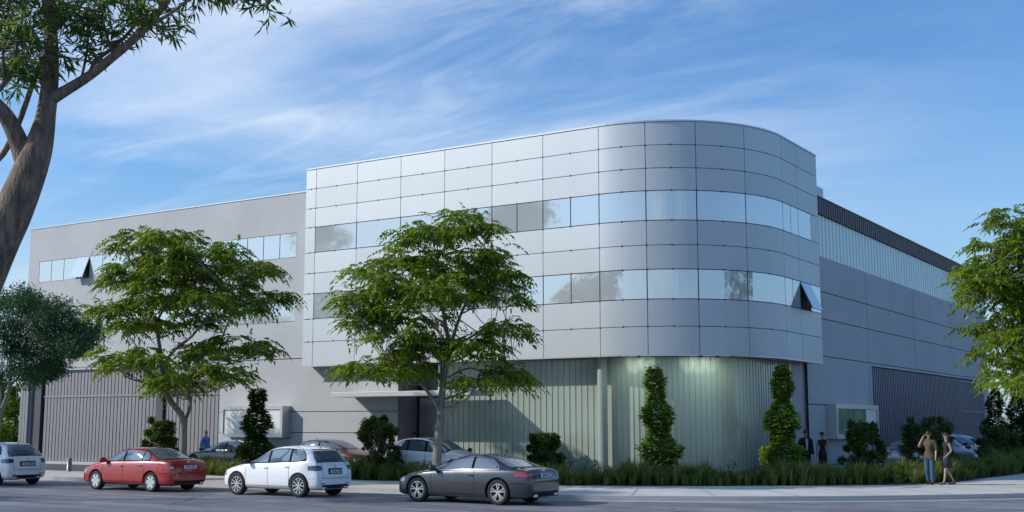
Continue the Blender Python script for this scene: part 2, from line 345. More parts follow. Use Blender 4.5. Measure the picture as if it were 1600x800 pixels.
for r,(z0,z1,a,b) in enumerate(win_rows):
    st=(b-a)/NP
    for i in range(NP):
        op={(0,3):.42,(0,13):.42,(1,4):.42}.get((r,i),0)
        window(PL,a+i*st,a+(i+1)*st,z0,z1,.02,op,1,'awning window tilted open' if op else None)
    mb=MB(); mb.quad(PL(a,.1,z0),PL(b,.1,z0),PL(b,.1,z1),PL(a,.1,z1)); part(mb,'window_recess',M['glass_dark'])
# garage front: dark backing, slats, rails
def slats(a,b,z0,z1,pitch,w_,y0,y1,name,mt,lab=None,axis='x',rails=()):
    mb=MB(); n=int(round((b-a)/pitch)); p=(b-a)/n
    for i in range(n):
        c0=a+i*p+(p-w_)/2
        if axis=='x': mb.box(c0,c0+w_,y0,y1,z0,z1)
        else: mb.box(y1,y0,c0,c0+w_,z0,z1)
    for z in rails:
        if axis=='x': mb.box(a,b,y0-.04,y0+.003,z,z+.09)
        else: mb.box(y0-.003,y0+.04,a,b,z,z+.09)
    o=part(mb,name,mt)
    if lab: o['label']=lab
    return o
mb=MB(); mb.quad((-55.9,WY+.45,.1),(-41.84,WY+.45,.1),(-41.84,WY+.45,5.06),(-55.9,WY+.45,5.06)); part(mb,'garage_backing',M['dark'])
slats(-55.0,-46.35,.32,4.95,.262,.205,40.22,40.30,'garage_door',M['zinc'],'wide left slatted metal garage door with a horizontal rail',rails=(3.55,))
slats(-45.75,-41.86,.32,4.95,.262,.205,40.22,40.30,'garage_door',M['zinc'],'narrow right slatted metal garage door',rails=(3.55,))
slats(-56.62,-55.92,.32,5.0,.235,.2,39.9,39.985,'corner_slats',M['zinc'])
mb=MB(); mb.box(-55.88,-41.86,40.06,40.30,4.95,5.055); mb.box(-56.65,-41.86,39.98,40.40,.12,.30); part(mb,'garage_sill',M['silver'])
mb=MB(); mb.box(-55.85,-55.15,40.1,40.42,.3,4.95); M['pier']=mat('pier_blue_grey',(.05,.06,.08),.6); part(mb,'pier',M['pier']); mb=MB(); mb.box(-46.3,-45.8,40.1,40.42,.3,4.95); part(mb,'pier',M['pier'])
# --- curved tower
CX,CY,CR=-21.36,44.63,5.28; TX0=-36.17; TX1=CX+CR; TY=CY-CR; YE=48.85
LA=CX-TX0; LB=CR*math.pi/2; LC=YE-CY
def PT(u,d,z):
    """u along the outline, d inwards"""
    if u<=LA: return (TX0+u,TY+d,z)
    if u<=LA+LB:
        t=(u-LA)/CR; r=CR-d; return (CX+r*math.sin(t),CY-r*math.cos(t),z)
    return (TX1-d,CY+(u-LA-LB),z)
cols=[0]+[(x*K-TX0) for x in (-30.15,-28.15,-26.13,-24.2,-22.22,-20.2)]+[LA]
for an in (20,40.5,63): cols.append(LA+CR*R(an))
cols+=[LA+LB,LA+LB+1.75,LA+LB+LC]
zr=[4.68,5.73,6.73,7.84,8.74,9.66,10.79,11.64,12.52,13.41]
def segs(u0,u1):
    return 1 if u1<=LA+1e-6 or u0>=LA+LB-1e-6 else 10
g=.012
mp=MB(); 
for ci in range(len(cols)-1):
    for ri in range(len(zr)-1):
        iswin=(ri in (2,5)) and ci>=1
        if iswin and not (ci==len(cols)-2 and ri==5): 
            continue
        u0,u1,z0,z1=cols[ci]+g,cols[ci+1]-g,zr[ri]+g,zr[ri+1]-g
        if iswin: u0=cols[ci]+(cols[ci+1]-cols[ci])*.62+g
        n=segs(cols[ci],cols[ci+1]); us=[u0+(u1-u0)*k/n for k in range(n+1)]
        mp.strip([PT(u,0,z0) for u in us],[PT(u,0,z1) for u in us])
        mp.quad(PT(u0,0,z0),PT(u0,.04,z0),PT(u0,.04,z1),PT(u0,0,z1)); mp.quad(PT(u1,0,z0),PT(u1,.04,z0),PT(u1,.04,z1),PT(u1,0,z1))
        mp.strip([PT(u,0,z0) for u in us],[PT(u,.04,z0) for u in us]); mp.strip([PT(u,0,z1) for u in us],[PT(u,.04,z1) for u in us])
        # small fixing clips in the horizontal joints
mk=mp
for ci in range(len(cols)-1):
    for z in zr[1:-1]:
        for fr in (0,.5):
            u=cols[ci]+(cols[ci+1]-cols[ci])*fr
            if u<.1: continue
            for du in (-.03,):
                a=[PT(u+du,0-.006,z-.035),PT(u-du,0-.006,z-.035),PT(u-du,-.006,z+.035),PT(u+du,-.006,z+.035)]
                mk.quad(*a,m=1)
part(mp,'cladding',[M['panel'],M['frame']],smooth=False)
# backing body of the tower
mbk=MB(); ul=[0,LA]+[LA+LB*k/24 for k in range(1,25)]+[LA+LB+LC]
mbk.strip([PT(u,.05,zr[0]) for u in ul],[PT(u,.05,zr[-1]) for u in ul])
part(mbk,'cladding_backing',M['panel_back'],smooth=False)
def tower_poly(d): return [PT(u,d,0)[:2] for u in ul]+[(TX1-d-2,YE),(TX1-d-2,56),(TX0+d,56)]
bmx=MB(); poly=tower_poly(.05)
# soffit and roof, thin solid edge caps
for z in (zr[0]+.005,):
    bmx.add([(p[0],p[1],z) for p in poly],[tuple(range(len(poly)))])
bmx.add([(p[0],p[1],zr[-1]-.25) for p in poly],[tuple(range(len(poly)))])
bmx.quad(PT(0,0.05,zr[0]),(TX0+.05,56,zr[0]),(TX0+.05,56,zr[-1]),PT(0,.05,zr[-1]))
bmx.quad((TX1-.05,YE,zr[0]),(TX1-2.05,YE,zr[0]),(TX1-2.05,YE,zr[-1]),(TX1-.05,YE,zr[-1]))
bmx.quad((TX1-2.05,YE,zr[0]),(TX1-2.05,56,zr[0]),(TX1-2.05,56,zr[-1]),(TX1-2.05,YE,zr[-1])); bmx.quad((TX0+.05,56,zr[0]),(TX1-2.05,56,zr[0]),(TX1-2.05,56,zr[-1]),(TX0+.05,56,zr[-1]))
part(bmx,'tower_shell',M['panel'])
mc=MB(); A=[PT(u,-.03,zr[-1]+.0) for u in ul]; B=[PT(u,-.03,zr[-1]+.06) for u in ul]; C_=[PT(u,.35,zr[-1]+.06) for u in ul]; D_=[PT(u,.35,zr[-1]-.25) for u in ul]
mc.strip(A,B); mc.strip(B,C_); mc.strip(C_,D_); mc.strip(A,[PT(u,.04,zr[-1]) for u in ul]); part(mc,'coping',M['silver'])
# bottom edge trim
mc=MB(); mc.strip([PT(u,-.012,zr[0]-.03) for u in ul],[PT(u,-.012,zr[0]+.012) for u in ul]); mc.strip([PT(u,-.012,zr[0]-.03) for u in ul],[PT(u,.12,zr[0]-.03) for u in ul]); part(mc,'edge_trim',M['silver'])
# windows of the tower
def tw(u0,u1,ri,op=0,lab=None):
    window(PT,u0,u1,zr[ri],zr[ri+1],.012,op,segs(u0,u1),lab)
for ri in (2,5):
    for ci in range(1,len(cols)-1):
        u0,u1=cols[ci],cols[ci+1]; m_=(u0+u1)/2
        if ci in (1,2,3) or 7<=ci<=10: tw(u0,u1,ri)
        elif ci in (4,5,6):
            tw(u0,m_,ri); tw(m_,u1,ri)
        elif ci==11:
            tw(u0,m_,ri); tw(m_,u1,ri)
        else:
            if ri==5: tw(u0,u0+(u1-u0)*.62,ri)
            else: 
                tw(u0,m_,ri,.5,'awning window tilted open'); tw(m_,u1,ri)
# --- recessed ground floor: entrance + channel glass wall
GO=1.0                                            # set back under the tower
ue=-31.35-TX0
UG=-29.3-TX0
ug=[UG]; uend=LA+LB+LC-1.35
mw=MB(); mr=MB(); pitch=.262; u=UG
n=int((uend-UG)/pitch)
for i in range(n+1):
    u=UG+i*pitch; 
    A_=PT(u,GO,.12); B_=PT(min(u+pitch,uend),GO,.12)
    mw.quad(A_,B_,(B_[0],B_[1],4.67),(A_[0],A_[1],4.67))
    q=[PT(u-.010,GO-.022,0),PT(u+.010,GO-.022,0),PT(u+.010,GO-.002,0),PT(u-.010,GO-.002,0)]
    mr.prism([p[:2] for p in q],.12,4.67)
e=PT(uend,GO,0)
part(mw,'channel_glass_wall',M['uglass']); part(mr,'glass_rib',M['rib'])
mb=MB(); mb.quad((e[0],e[1],.1),(-16.9,e[1]+.9,.1),(-16.9,e[1]+.9,4.67),(e[0],e[1],4.67)); mb.quad((-16.9,e[1]+.9,.1),(-16.9,49.5,.1),(-16.9,49.5,4.67),(-16.9,e[1]+.9,4.67)); part(mb,'end_wall',M['greywall'])
mb=MB(); mb.tube([(e[0]+.05,e[1]-.02,.1),(e[0]+.05,e[1]-.02,4.67)],.05,8); part(mb,'downpipe',M['silver'])
# column outside the glass
for (cx_,cy_) in ((-21.62,39.95),):
    mb=MB(); mb.tube([(cx_,cy_,.12),(cx_,cy_,4.67)],.19,20,caps=False); part(mb,'column',mat('column_paint',(.30,.34,.31),.45),smooth=True)
# entrance recess (X -31.35 .. -28.15)
mb=MB(); mb.quad((-31.35,40,.1),(-31.35,41.3,.1),(-31.35,41.3,4.67),(-31.35,40,4.67))
mb.box(-31.1,-29.32,41.2,41.35,.1,3.28)
part(mb,'entrance_wall',M['greywall'])
mb=MB(); mb.box(-31.35,-31.1,41.3,41.4,.1,4.67); mb.box(-31.1,-29.32,41.25,41.4,3.28,4.67); mb.box(-29.45,-29.33,40.4,41.4,3.3,4.67); part(mb,'entrance_gap',M['dark']); mb=MB(); mb.box(-30.9,-29.5,41.10,41.24,3.55,4.45); part(mb,'transom_panel',mat('transom_grey',(.12,.12,.125),.4,.2)); mb=MB(); mb.box(-29.5,-29.42,40.30,40.36,3.5,4.67); part(mb,'white_post',M['white'])
mb=MB(); mb.box(-31.02,-30.1,41.14,41.19,.14,3.0); d_=part(mb,'door',mat('door_grey',(.21,.21,.215),.4,.2))
mb=MB(); mb.tube([(-30.22,41.08,.9),(-30.22,41.08,2.2)],.03,8); mb.tube([(-30.22,41.08,1.1),(-30.22,41.14,1.1)],.015,6); mb.tube([(-30.22,41.08,2.0),(-30.22,41.14,2.0)],.015,6); part(mb,'door_handle',M['silver'],d_)
mb=MB(); mb.box(-33.70,-26.6,38.5,40-.002,3.30,3.50); part(mb,'canopy',mat('canopy_sheet',(.48,.49,.50),.5,.1),bevel=.01)
# soffit spotlights
for (px_,py_) in [PT(LA+q_,.08,0)[:2] for q_ in (.75,1.5,CR*R(41),CR*R(48),CR*R(55))]:
    mb=MB(); mb.lathe([(.09,4.60),(.10,4.668)],16,axis='z',c=(px_,py_,0)); 
    o=part(mb,'spotlight_housing',M['dark'])
    mb=MB(); mb.lathe([(.0,4.612),(.075,4.612)],16,axis='z',c=(px_,py_,0)); em=bpy.data.materials.new('lamp_glow'); em.use_nodes=True; pN=em.node_tree.nodes['Principled BSDF']; pN.inputs['Emission Color'].default_value=(.85,1,.85,1); pN.inputs['Emission Strength'].default_value=5
    part(mb,'lamp',em,o)
    L_=bpy.data.lights.new('spotlight','SPOT'); L_.energy=38; L_.spot_size=R(150); L_.spot_blend=1; L_.color=(.85,1.0,.82); L_.shadow_soft_size=.5
    lo=bpy.data.objects.new('spotlight',L_); col.objects.link(lo); lo.location=(px_,py_,4.58); 
    tgt=Vector((CX,CY,0)) if px_>-20 else Vector((px_,41,0)); dv=(Vector((tgt.x-px_,tgt.y-py_,0)).normalized()*.9+Vector((0,0,-1)))
    lo.rotation_euler=dv.to_track_quat('-Z','Y').to_euler()
# --- right hall
RX=-16.76; RY0=48.85; RY1=84.9; RT=12.05
PR=lambda u,d,z:(RX-d,u,z)
mbw=MB(); mj=MB(); hj=[]
for z in (7.90,6.71,): hj.append((RY0,RY1,z-jw,z+jw))
hj.append((RY0,RY1,5.09-jw,5.09+jw)); hj.append((RY0,57.7,3.0-jw,3.0+jw)); hj.append((83.4,RY1,3.0-jw,3.0+jw))
for y in (57.7,66.3,74.9): hj.append((y-jw,y+jw,4.98 if y>58 else .1,9.46))
facade(mbw,PR,RY0,RY1,.1,9.46,[(58.1,83.4,.1,4.95,.35)],.3,hj,.035,mj)
mbw.quad((RX,RY1,.1),(-56.65,RY1,.1),(-56.65,RY1,RT),(RX,RY1,RT))
mbw.quad((RX,RY1,9.46),(RX-.3,RY1,9.46),(RX-.3,RY0,9.46),(RX,RY0,9.46))
mbw.quad((-56,62,12),(-36,62,12),(-36,RY1,12),(-56,RY1,12)); mbw.quad((-36,54,12),(RX-.3,54,12),(RX-.3,RY1,12),(-36,RY1,12)); mbw.quad((RX-.02,49.4,12),(RX-6,49.4,12),(RX-6,54,12),(RX-.02,54,12))
mbw.quad((WX0,62,.1),(WX0,RY1,.1),(WX0,RY1,12),(WX0,62,12))
part(mbw,'hall_wall',M['concrete']); part(mj,'wall_joint',M['joint'])
def corr(y0,y1,z0,z1,x,pitch,amp,name,mt):
    mb=MB(); n=int((y1-y0)/pitch); pts=[]
    for i in range(n):
        y=y0+i*pitch; pts+= [(x,y),(x,y+pitch*.30),(x+amp,y+pitch*.38),(x+amp,y+pitch*.92)]
    pts.append((x,y0+n*pitch)); mb.strip([(p[0],p[1],z0) for p in pts],[(p[0],p[1],z1) for p in pts]); return part(mb,name,mt)
corr(RY0,RY1,9.44,11.30,RX-.06,.50,.05,'translucent_cladding',M['poly'])
corr(RY0,RY1,11.30,12.05,RX+.0,.33,.08,'parapet_cladding',M['parapet'])
mc=MB(); mc.box(RX-.25,RX+.1,RY0,RY1,12.05,12.10); part(mc,'coping',M['dark'])
mb=MB(); mb.quad((RX-.35,58.1,.1),(RX-.35,83.4,.1),(RX-.35,83.4,4.95),(RX-.35,58.1,4.95)); part(mb,'gate_backing',M['dark'])
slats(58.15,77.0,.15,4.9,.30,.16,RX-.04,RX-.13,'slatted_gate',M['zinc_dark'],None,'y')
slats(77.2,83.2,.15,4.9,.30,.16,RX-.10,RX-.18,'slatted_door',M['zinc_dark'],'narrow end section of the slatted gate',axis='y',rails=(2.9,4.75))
# display cases on both walls
def case_front(x0,x1,y1,z0,z1,dep,fr,panels,axis):
    f=MB()
    def bx(u0,u1,d0,d1,a,b,mbx):
        if axis=='y': mbx.box(u0,u1,y1-d1,y1-d0,a,b)
        else: mbx.box(y1+d0,y1+d1,u0,u1,a,b)
    bx(x0,x1,.002,dep-.08,z0,z1,f)
    bx(x0,x0+fr,dep-.08,dep,z0,z1,f); bx(x1-fr,x1,dep-.08,dep,z0,z1,f); bx(x0+fr,x1-fr,dep-.08,dep,z1-fr,z1,f); bx(x0+fr,x1-fr,dep-.08,dep,z0,z0+fr,f)
    fo=part(f,'display_case',M['silver'])
    for (a,b,mt,nm) in panels:
        p=MB(); bx(x0+fr+(x1-x0-2*fr)*a+.012,x0+fr+(x1-x0-2*fr)*b-.012,dep-.078,dep-.05,z0+fr+.01,z1-fr-.01,p); part(p,nm,mt,fo)
case_front(-41.15,-37.35,40.0,1.60,2.98,.55,.15,[(0,.34,M['white'],'panel'),(.34,.67,M['white'],'panel'),(.67,1,M['white'],'panel')],'y')
caseglass=mat('green_glass_reflection',(.25,.33,.22),.12,0,.8,var=.35,vscale=1.6)  # greenish case glass, its mottled reflection put into the colour
case_front(51.1,57.4,RX,1.55,3.05,.45,.2,[(0,.30,caseglass,'glazing'),(.30,.72,caseglass,'glazing'),(.72,1,M['white'],'panel')],'x')
# ------------------------------------------------------------------ cars
def paint(name,c,metal=.0,rough=.32):
    return mat(name,c,rough,metal,.5,coat=1)
M['p_white']=paint('white_paint',(.82,.83,.84)); M['p_red']=paint('red_paint',(.33,.010,.012),.05); M['p_grey']=paint('grey_blue_paint',(.026,.033,.045),.3,.3)
M['p_blue']=paint('dark_blue_paint',(.012,.018,.035),.1,.3); M['p_silver']=paint('silver_paint',(.35,.38,.40),.6,.35); M['p_maroon']=paint('maroon_paint',(.07,.008,.012),.2)
M['carglass']=mat('car_glass',(.20,.235,.28),.03,.5,.9)
M['tyre']=mat('tyre_rubber',(.014,.014,.015),.8)
M['rim']=mat('alloy_rim',(.62,.63,.65),.28,.75)
M['rimdark']=mat('rim_inner',(.02,.02,.02),.6)
M['chrome']=mat('chrome',(.8,.8,.82),.12,1)
M['black']=mat('black_plastic',(.012,.012,.013),.45)
M['pillar']=mat('pillar_black',(.01,.01,.011),.9,spec=.1)
M['seam']=mat('seam',(.004,.004,.005),.9)
M['tail_red']=mat('tail_lamp_red',(.32,.01,.012),.12,0,.8,coat=1)
M['tail_smoke']=mat('tail_lamp_smoked',(.05,.045,.055),.1,.2,.8,coat=1)
M['tail_clear']=mat('tail_lamp_clear',(.55,.45,.45),.1,.2,.8,coat=1)
M['amber']=mat('amber_lens',(.45,.16,.02),.15,0,.8)
M['headlamp']=mat('head_lamp',(.5,.55,.6),.08,.5,.9)
M['plate']=mat('number_plate',(.62,.64,.66),.4); M['ink']=mat('plate_ink',(.02,.02,.03),.6)
SPEC={
'suv':dict(w=.935,wr=.365,ww=.235,ax=(1.42,-1.33),roof=.80,st=[
 (2.34,.36,.58,.63,.60),(2.27,.25,.70,.75,.77),(2.05,.21,.83,.89,.88),(1.6,.21,.93,1.0,.925),(1.15,.21,.99,1.09,.935),(.86,.21,1.02,1.17,.935),(.45,.21,1.035,1.40,.935),(.1,.21,1.045,1.545,.935),(-.3,.21,1.065,1.625,.935),(-.75,.21,1.085,1.64,.935),(-1.25,.21,1.11,1.595,.93),(-1.65,.21,1.135,1.525,.915),(-1.88,.21,1.14,1.46,.90),(-2.06,.22,1.12,1.25,.885),(-2.18,.24,1.06,1.12,.87),(-2.3,.27,.90,.97,.84),(-2.34,.36,.66,.72,.76)]),
'sedan':dict(w=.875,wr=.315,ww=.205,ax=(1.36,-1.34),roof=.72,st=[
 (2.27,.30,.50,.55,.55),(2.19,.20,.62,.68,.72),(1.95,.18,.75,.81,.83),(1.5,.18,.85,.93,.87),(1.2,.18,.90,1.01,.875),(.85,.18,.92,1.16,.875),(.4,.18,.935,1.35,.875),(0,.18,.945,1.425,.875),(-.4,.18,.955,1.435,.875),(-.85,.18,.965,1.385,.87),(-1.2,.18,.975,1.28,.865),(-1.5,.18,.98,1.15,.86),(-1.75,.18,.985,1.06,.855),(-2.0,.19,.975,1.04,.84),(-2.17,.22,.94,1.01,.80),(-2.25,.28,.80,.86,.74),(-2.27,.36,.60,.66,.68)]),
'coupe':dict(w=.93,wr=.345,ww=.245,ax=(1.45,-1.30),roof=.72,st=[
 (2.31,.26,.48,.53,.58),(2.22,.17,.60,.67,.78),(1.95,.15,.735,.80,.88),(1.5,.15,.82,.90,.92),(1.1,.15,.87,.97,.93),(.78,.15,.89,1.05,.93),(.35,.15,.90,1.24,.93),(-.05,.15,.91,1.345,.93),(-.45,.15,.92,1.37,.93),(-.85,.15,.93,1.34,.93),(-1.2,.15,.94,1.255,.925),(-1.5,.15,.945,1.145,.92),(-1.78,.15,.945,1.05,.91),(-2.0,.17,.935,1.01,.885),(-2.18,.2,.91,.985,.845),(-2.28,.26,.78,.85,.79),(-2.31,.34,.58,.65,.70)])}
SPEC['suv']['st']=[((1.42+(a[0]-1.42)*.86) if a[0]>1.42 else (-1.33+(a[0]+1.33)*.78) if a[0]<-1.33 else a[0],)+a[1:] for a in SPEC['suv']['st']]
def interp(st,x,k):
    xs=[s[0] for s in st][::-1]; ys=[s[k] for s in st][::-1]; return float(np.interp(x,xs,ys))
def car_body(kind):
    S=SPEC[kind]; st=S['st']; rings=[]
    for (x,zb,zl,zt,w_) in st:
        h=zt-zl; k=min(max((h-.08)/.40,0),1); H=zl-zb
        rw=S['roof']
        half=[(0,zb),(.72*w_,zb),(.93*w_,zb+.05),(.985*w_,zb+.22*H),(1.0*w_,zb+.55*H),(.985*w_,zb+.80*H),(.955*w_,zb+.95*H),(.925*w_,zl+.012*(1)),
              ((1-k)*.80*w_+k*.865*w_,zl+(.40*h)),((1-k)*.62*w_+k*(.775*w_),zl+(.70*(1-k)+.80*k)*h),((1-k)*.45*w_+k*rw*w_*.93,zl+(.86*(1-k)+.945*k)*h),((1-k)*.25*w_+k*.38*w_,zl+.985*h),(0,zt)]
        rings.append([(x,y,z) for y,z in half]+[(x,-y,z) for y,z in half[-2:0:-1]])
    n=len(rings[0]); vs=[p for r in rings for p in r]; fs=[(i*n+k,i*n+(k+1)%n,(i+1)*n+(k+1)%n,(i+1)*n+k) for i in range(len(rings)-1) for k in range(n)]
    h=n//2
    for base in (0,(len(rings)-1)*n):                  # caps as quads across the car
        for k in range(h): fs.append((base+k,base+k+1,base+(n-k-1)%n,base+(n-k)%n) if k>0 else (base,base+1,base+n-1))
    fs=[f for f in fs if len(set(f))>=3]
    me=bpy.data.meshes.new('body'); me.from_pydata(vs,[],[tuple(dict.fromkeys(f)) for f in fs]); me.update()
    bm=bmesh.new(); bm.from_mesh(me); bmesh.ops.recalc_face_normals(bm,faces=bm.faces); bm.to_mesh(me); bm.free()
    o=bpy.data.objects.new('tmp',me); col.objects.link(o)
    md=o.modifiers.new('s','SUBSURF'); md.levels=2; md.render_levels=2
    dg=bpy.context.evaluated_depsgraph_get(); ev=o.evaluated_get(dg); m2=bpy.data.meshes.new_from_object(ev)
    bvh_bm=bmesh.new(); bvh_bm.from_mesh(m2); bvh=BVHTree.FromBMesh(bvh_bm)
    # wheel arches cut out of the solid
    o.modifiers.clear(); o.data=m2
    cut=MB(); r=S['wr']+.065; hw=S['w']
    for ax in S['ax']:
        for s in (-1,1):
            y0,y1=sorted((s*(hw-.30),s*(hw+.2)))
            c=MB(); c.lathe([(r,y0),(r,y1)],32,axis='y',c=(ax,0,S['wr'])); c.f=c.f+[tuple(range(31,-1,-1)),tuple(range(32,64))]; c.m.extend([0,0]); cut.add(c.v,c.f,1)
    cm=cut.mesh('cut'); bm=bmesh.new(); bm.from_mesh(cm); bmesh.ops.recalc_face_normals(bm,faces=bm.faces); bm.to_mesh(cm); bm.free()
    co=bpy.data.objects.new('cut',cm); col.objects.link(co)
    cm.materials.append(M['black']); cm.materials.append(M['black']); m2.materials.append(M['p_white']); m2.materials.append(M['black'])
    bo=o.modifiers.new('b','BOOLEAN'); bo.object=co; bo.operation='DIFFERENCE'; bo.solver='EXACT'
    try: bo.material_mode='INDEX'
    except Exception: pass
    dg=bpy.context.evaluated_depsgraph_get(); dg.update(); m3=bpy.data.meshes.new_from_object(o.evaluated_get(dg))
    bpy.data.objects.remove(o); bpy.data.objects.remove(co)
    m3.materials.clear()
    m3.polygons.foreach_set('use_smooth',[True]*len(m3.polygons)); m3.update()
    try: m3.set_sharp_from_angle(angle=R(35))
    except Exception: pass
    return m3,bvh
BODY={k:car_body(k) for k in SPEC}
def patch(bvh,G,D,off,mb,m=0):
    """grid of origins G[i][j] cast along D onto the body, offset outwards; returns nothing, adds quads where all corners hit"""
    D=Vector(D).normalized(); idx={}; k=len(mb.v)
    for i,row in enumerate(G):
        for j,p in enumerate(row):
            hit=bvh.ray_cast(Vector(p)-D*4,D)
            if hit[0] is not None:
                idx[(i,j)]=len(mb.v); mb.v.append(tuple(hit[0]+(hit[1] if hit[1].dot(D)<0 else -hit[1])*off))
    for i in range(len(G)-1):
        for j in range(len(G[0])-1):
            c=[(i,j),(i+1,j),(i+1,j+1),(i,j+1)]
            if all(q in idx for q in c): mb.f.append(tuple(idx[q] for q in c)); mb.m.append(m)
def side_grid(fl,fh,x0,x1,nx,nz,s):
    return [[(x0+(x1-x0)*i/nx,0,fl(x0+(x1-x0)*i/nx)+(fh(x0+(x1-x0)*i/nx)-fl(x0+(x1-x0)*i/nx))*j/nz) for j in range(nz+1)] for i in range(nx+1)]
def add_wheel(root,kind,x,y,s,r,wd,rimtype):
    t=MB(); t.lathe([(r*.70,-wd/2),(r*.93,-wd/2),(r*.985,-wd*.40),(r,-wd*.25),(r,wd*.25),(r*.985,wd*.40),(r*.93,wd/2),(r*.70,wd/2),(r*.66,wd*.30)],40,axis='y')
    to=t.build('wheel',M['tyre'],root,True); to.location=(x,y,r)
    m=MB(); rr=r*.70; o=wd/2*.93
    m.lathe([(rr,o*.4),(rr,o),(rr*.93,o*1.02),(rr*.90,o*.8),(rr*.88,o*.3)],40,axis='y')
    m.lathe([(0,o*.15),(rr*.9,o*.15)],32,m=1,axis='y')
    m.lathe([(0,o*.98),(rr*.16,o*.96),(rr*.20,o*.8)],16,axis='y')
    def spoke(a,w0,w1,skew=0):
        c,s_=math.cos(a),math.sin(a); c2,s2=math.cos(a+skew),math.sin(a+skew)
        P=lambda r_,t_,h,cc,ss:(r_*cc-t_*ss,h,r_*ss+t_*cc)
        a0,a1=rr*.12,rr*.93
        vs=[P(a0,-w0,o*.92,c,s_),P(a0,w0,o*.92,c,s_),P(a1,w1,o*.97,c2,s2),P(a1,-w1,o*.97,c2,s2),P(a0,-w0,o*.5,c,s_),P(a0,w0,o*.5,c,s_),P(a1,w1,o*.6,c2,s2),P(a1,-w1,o*.6,c2,s2)]
        m.add(vs,[(0,1,2,3),(0,4,5,1),(1,5,6,2),(2,6,7,3),(3,7,4,0)])
    if rimtype=='twin':
        for k in range(5):
            for e in (-1,1): spoke(k*2*math.pi/5+math.pi/2+e*.13,.012,.016,e*.06)
    elif rimtype=='ten':
        for k in range(5):
            for e in (-1,1): spoke(k*2*math.pi/5+math.pi/2,.018,.020,e*.30)
    else:
        m.lathe([(rr*.2,o*.9),(rr*.62,o*.95)],32,axis='y')
        for k in range(6): spoke(k*math.pi/3,.05,.062)
    ro=m.build('rim',[M['rim'],M['rimdark']],to,False)
    if s<0: to.rotation_euler=(0,0,math.pi)
    return to
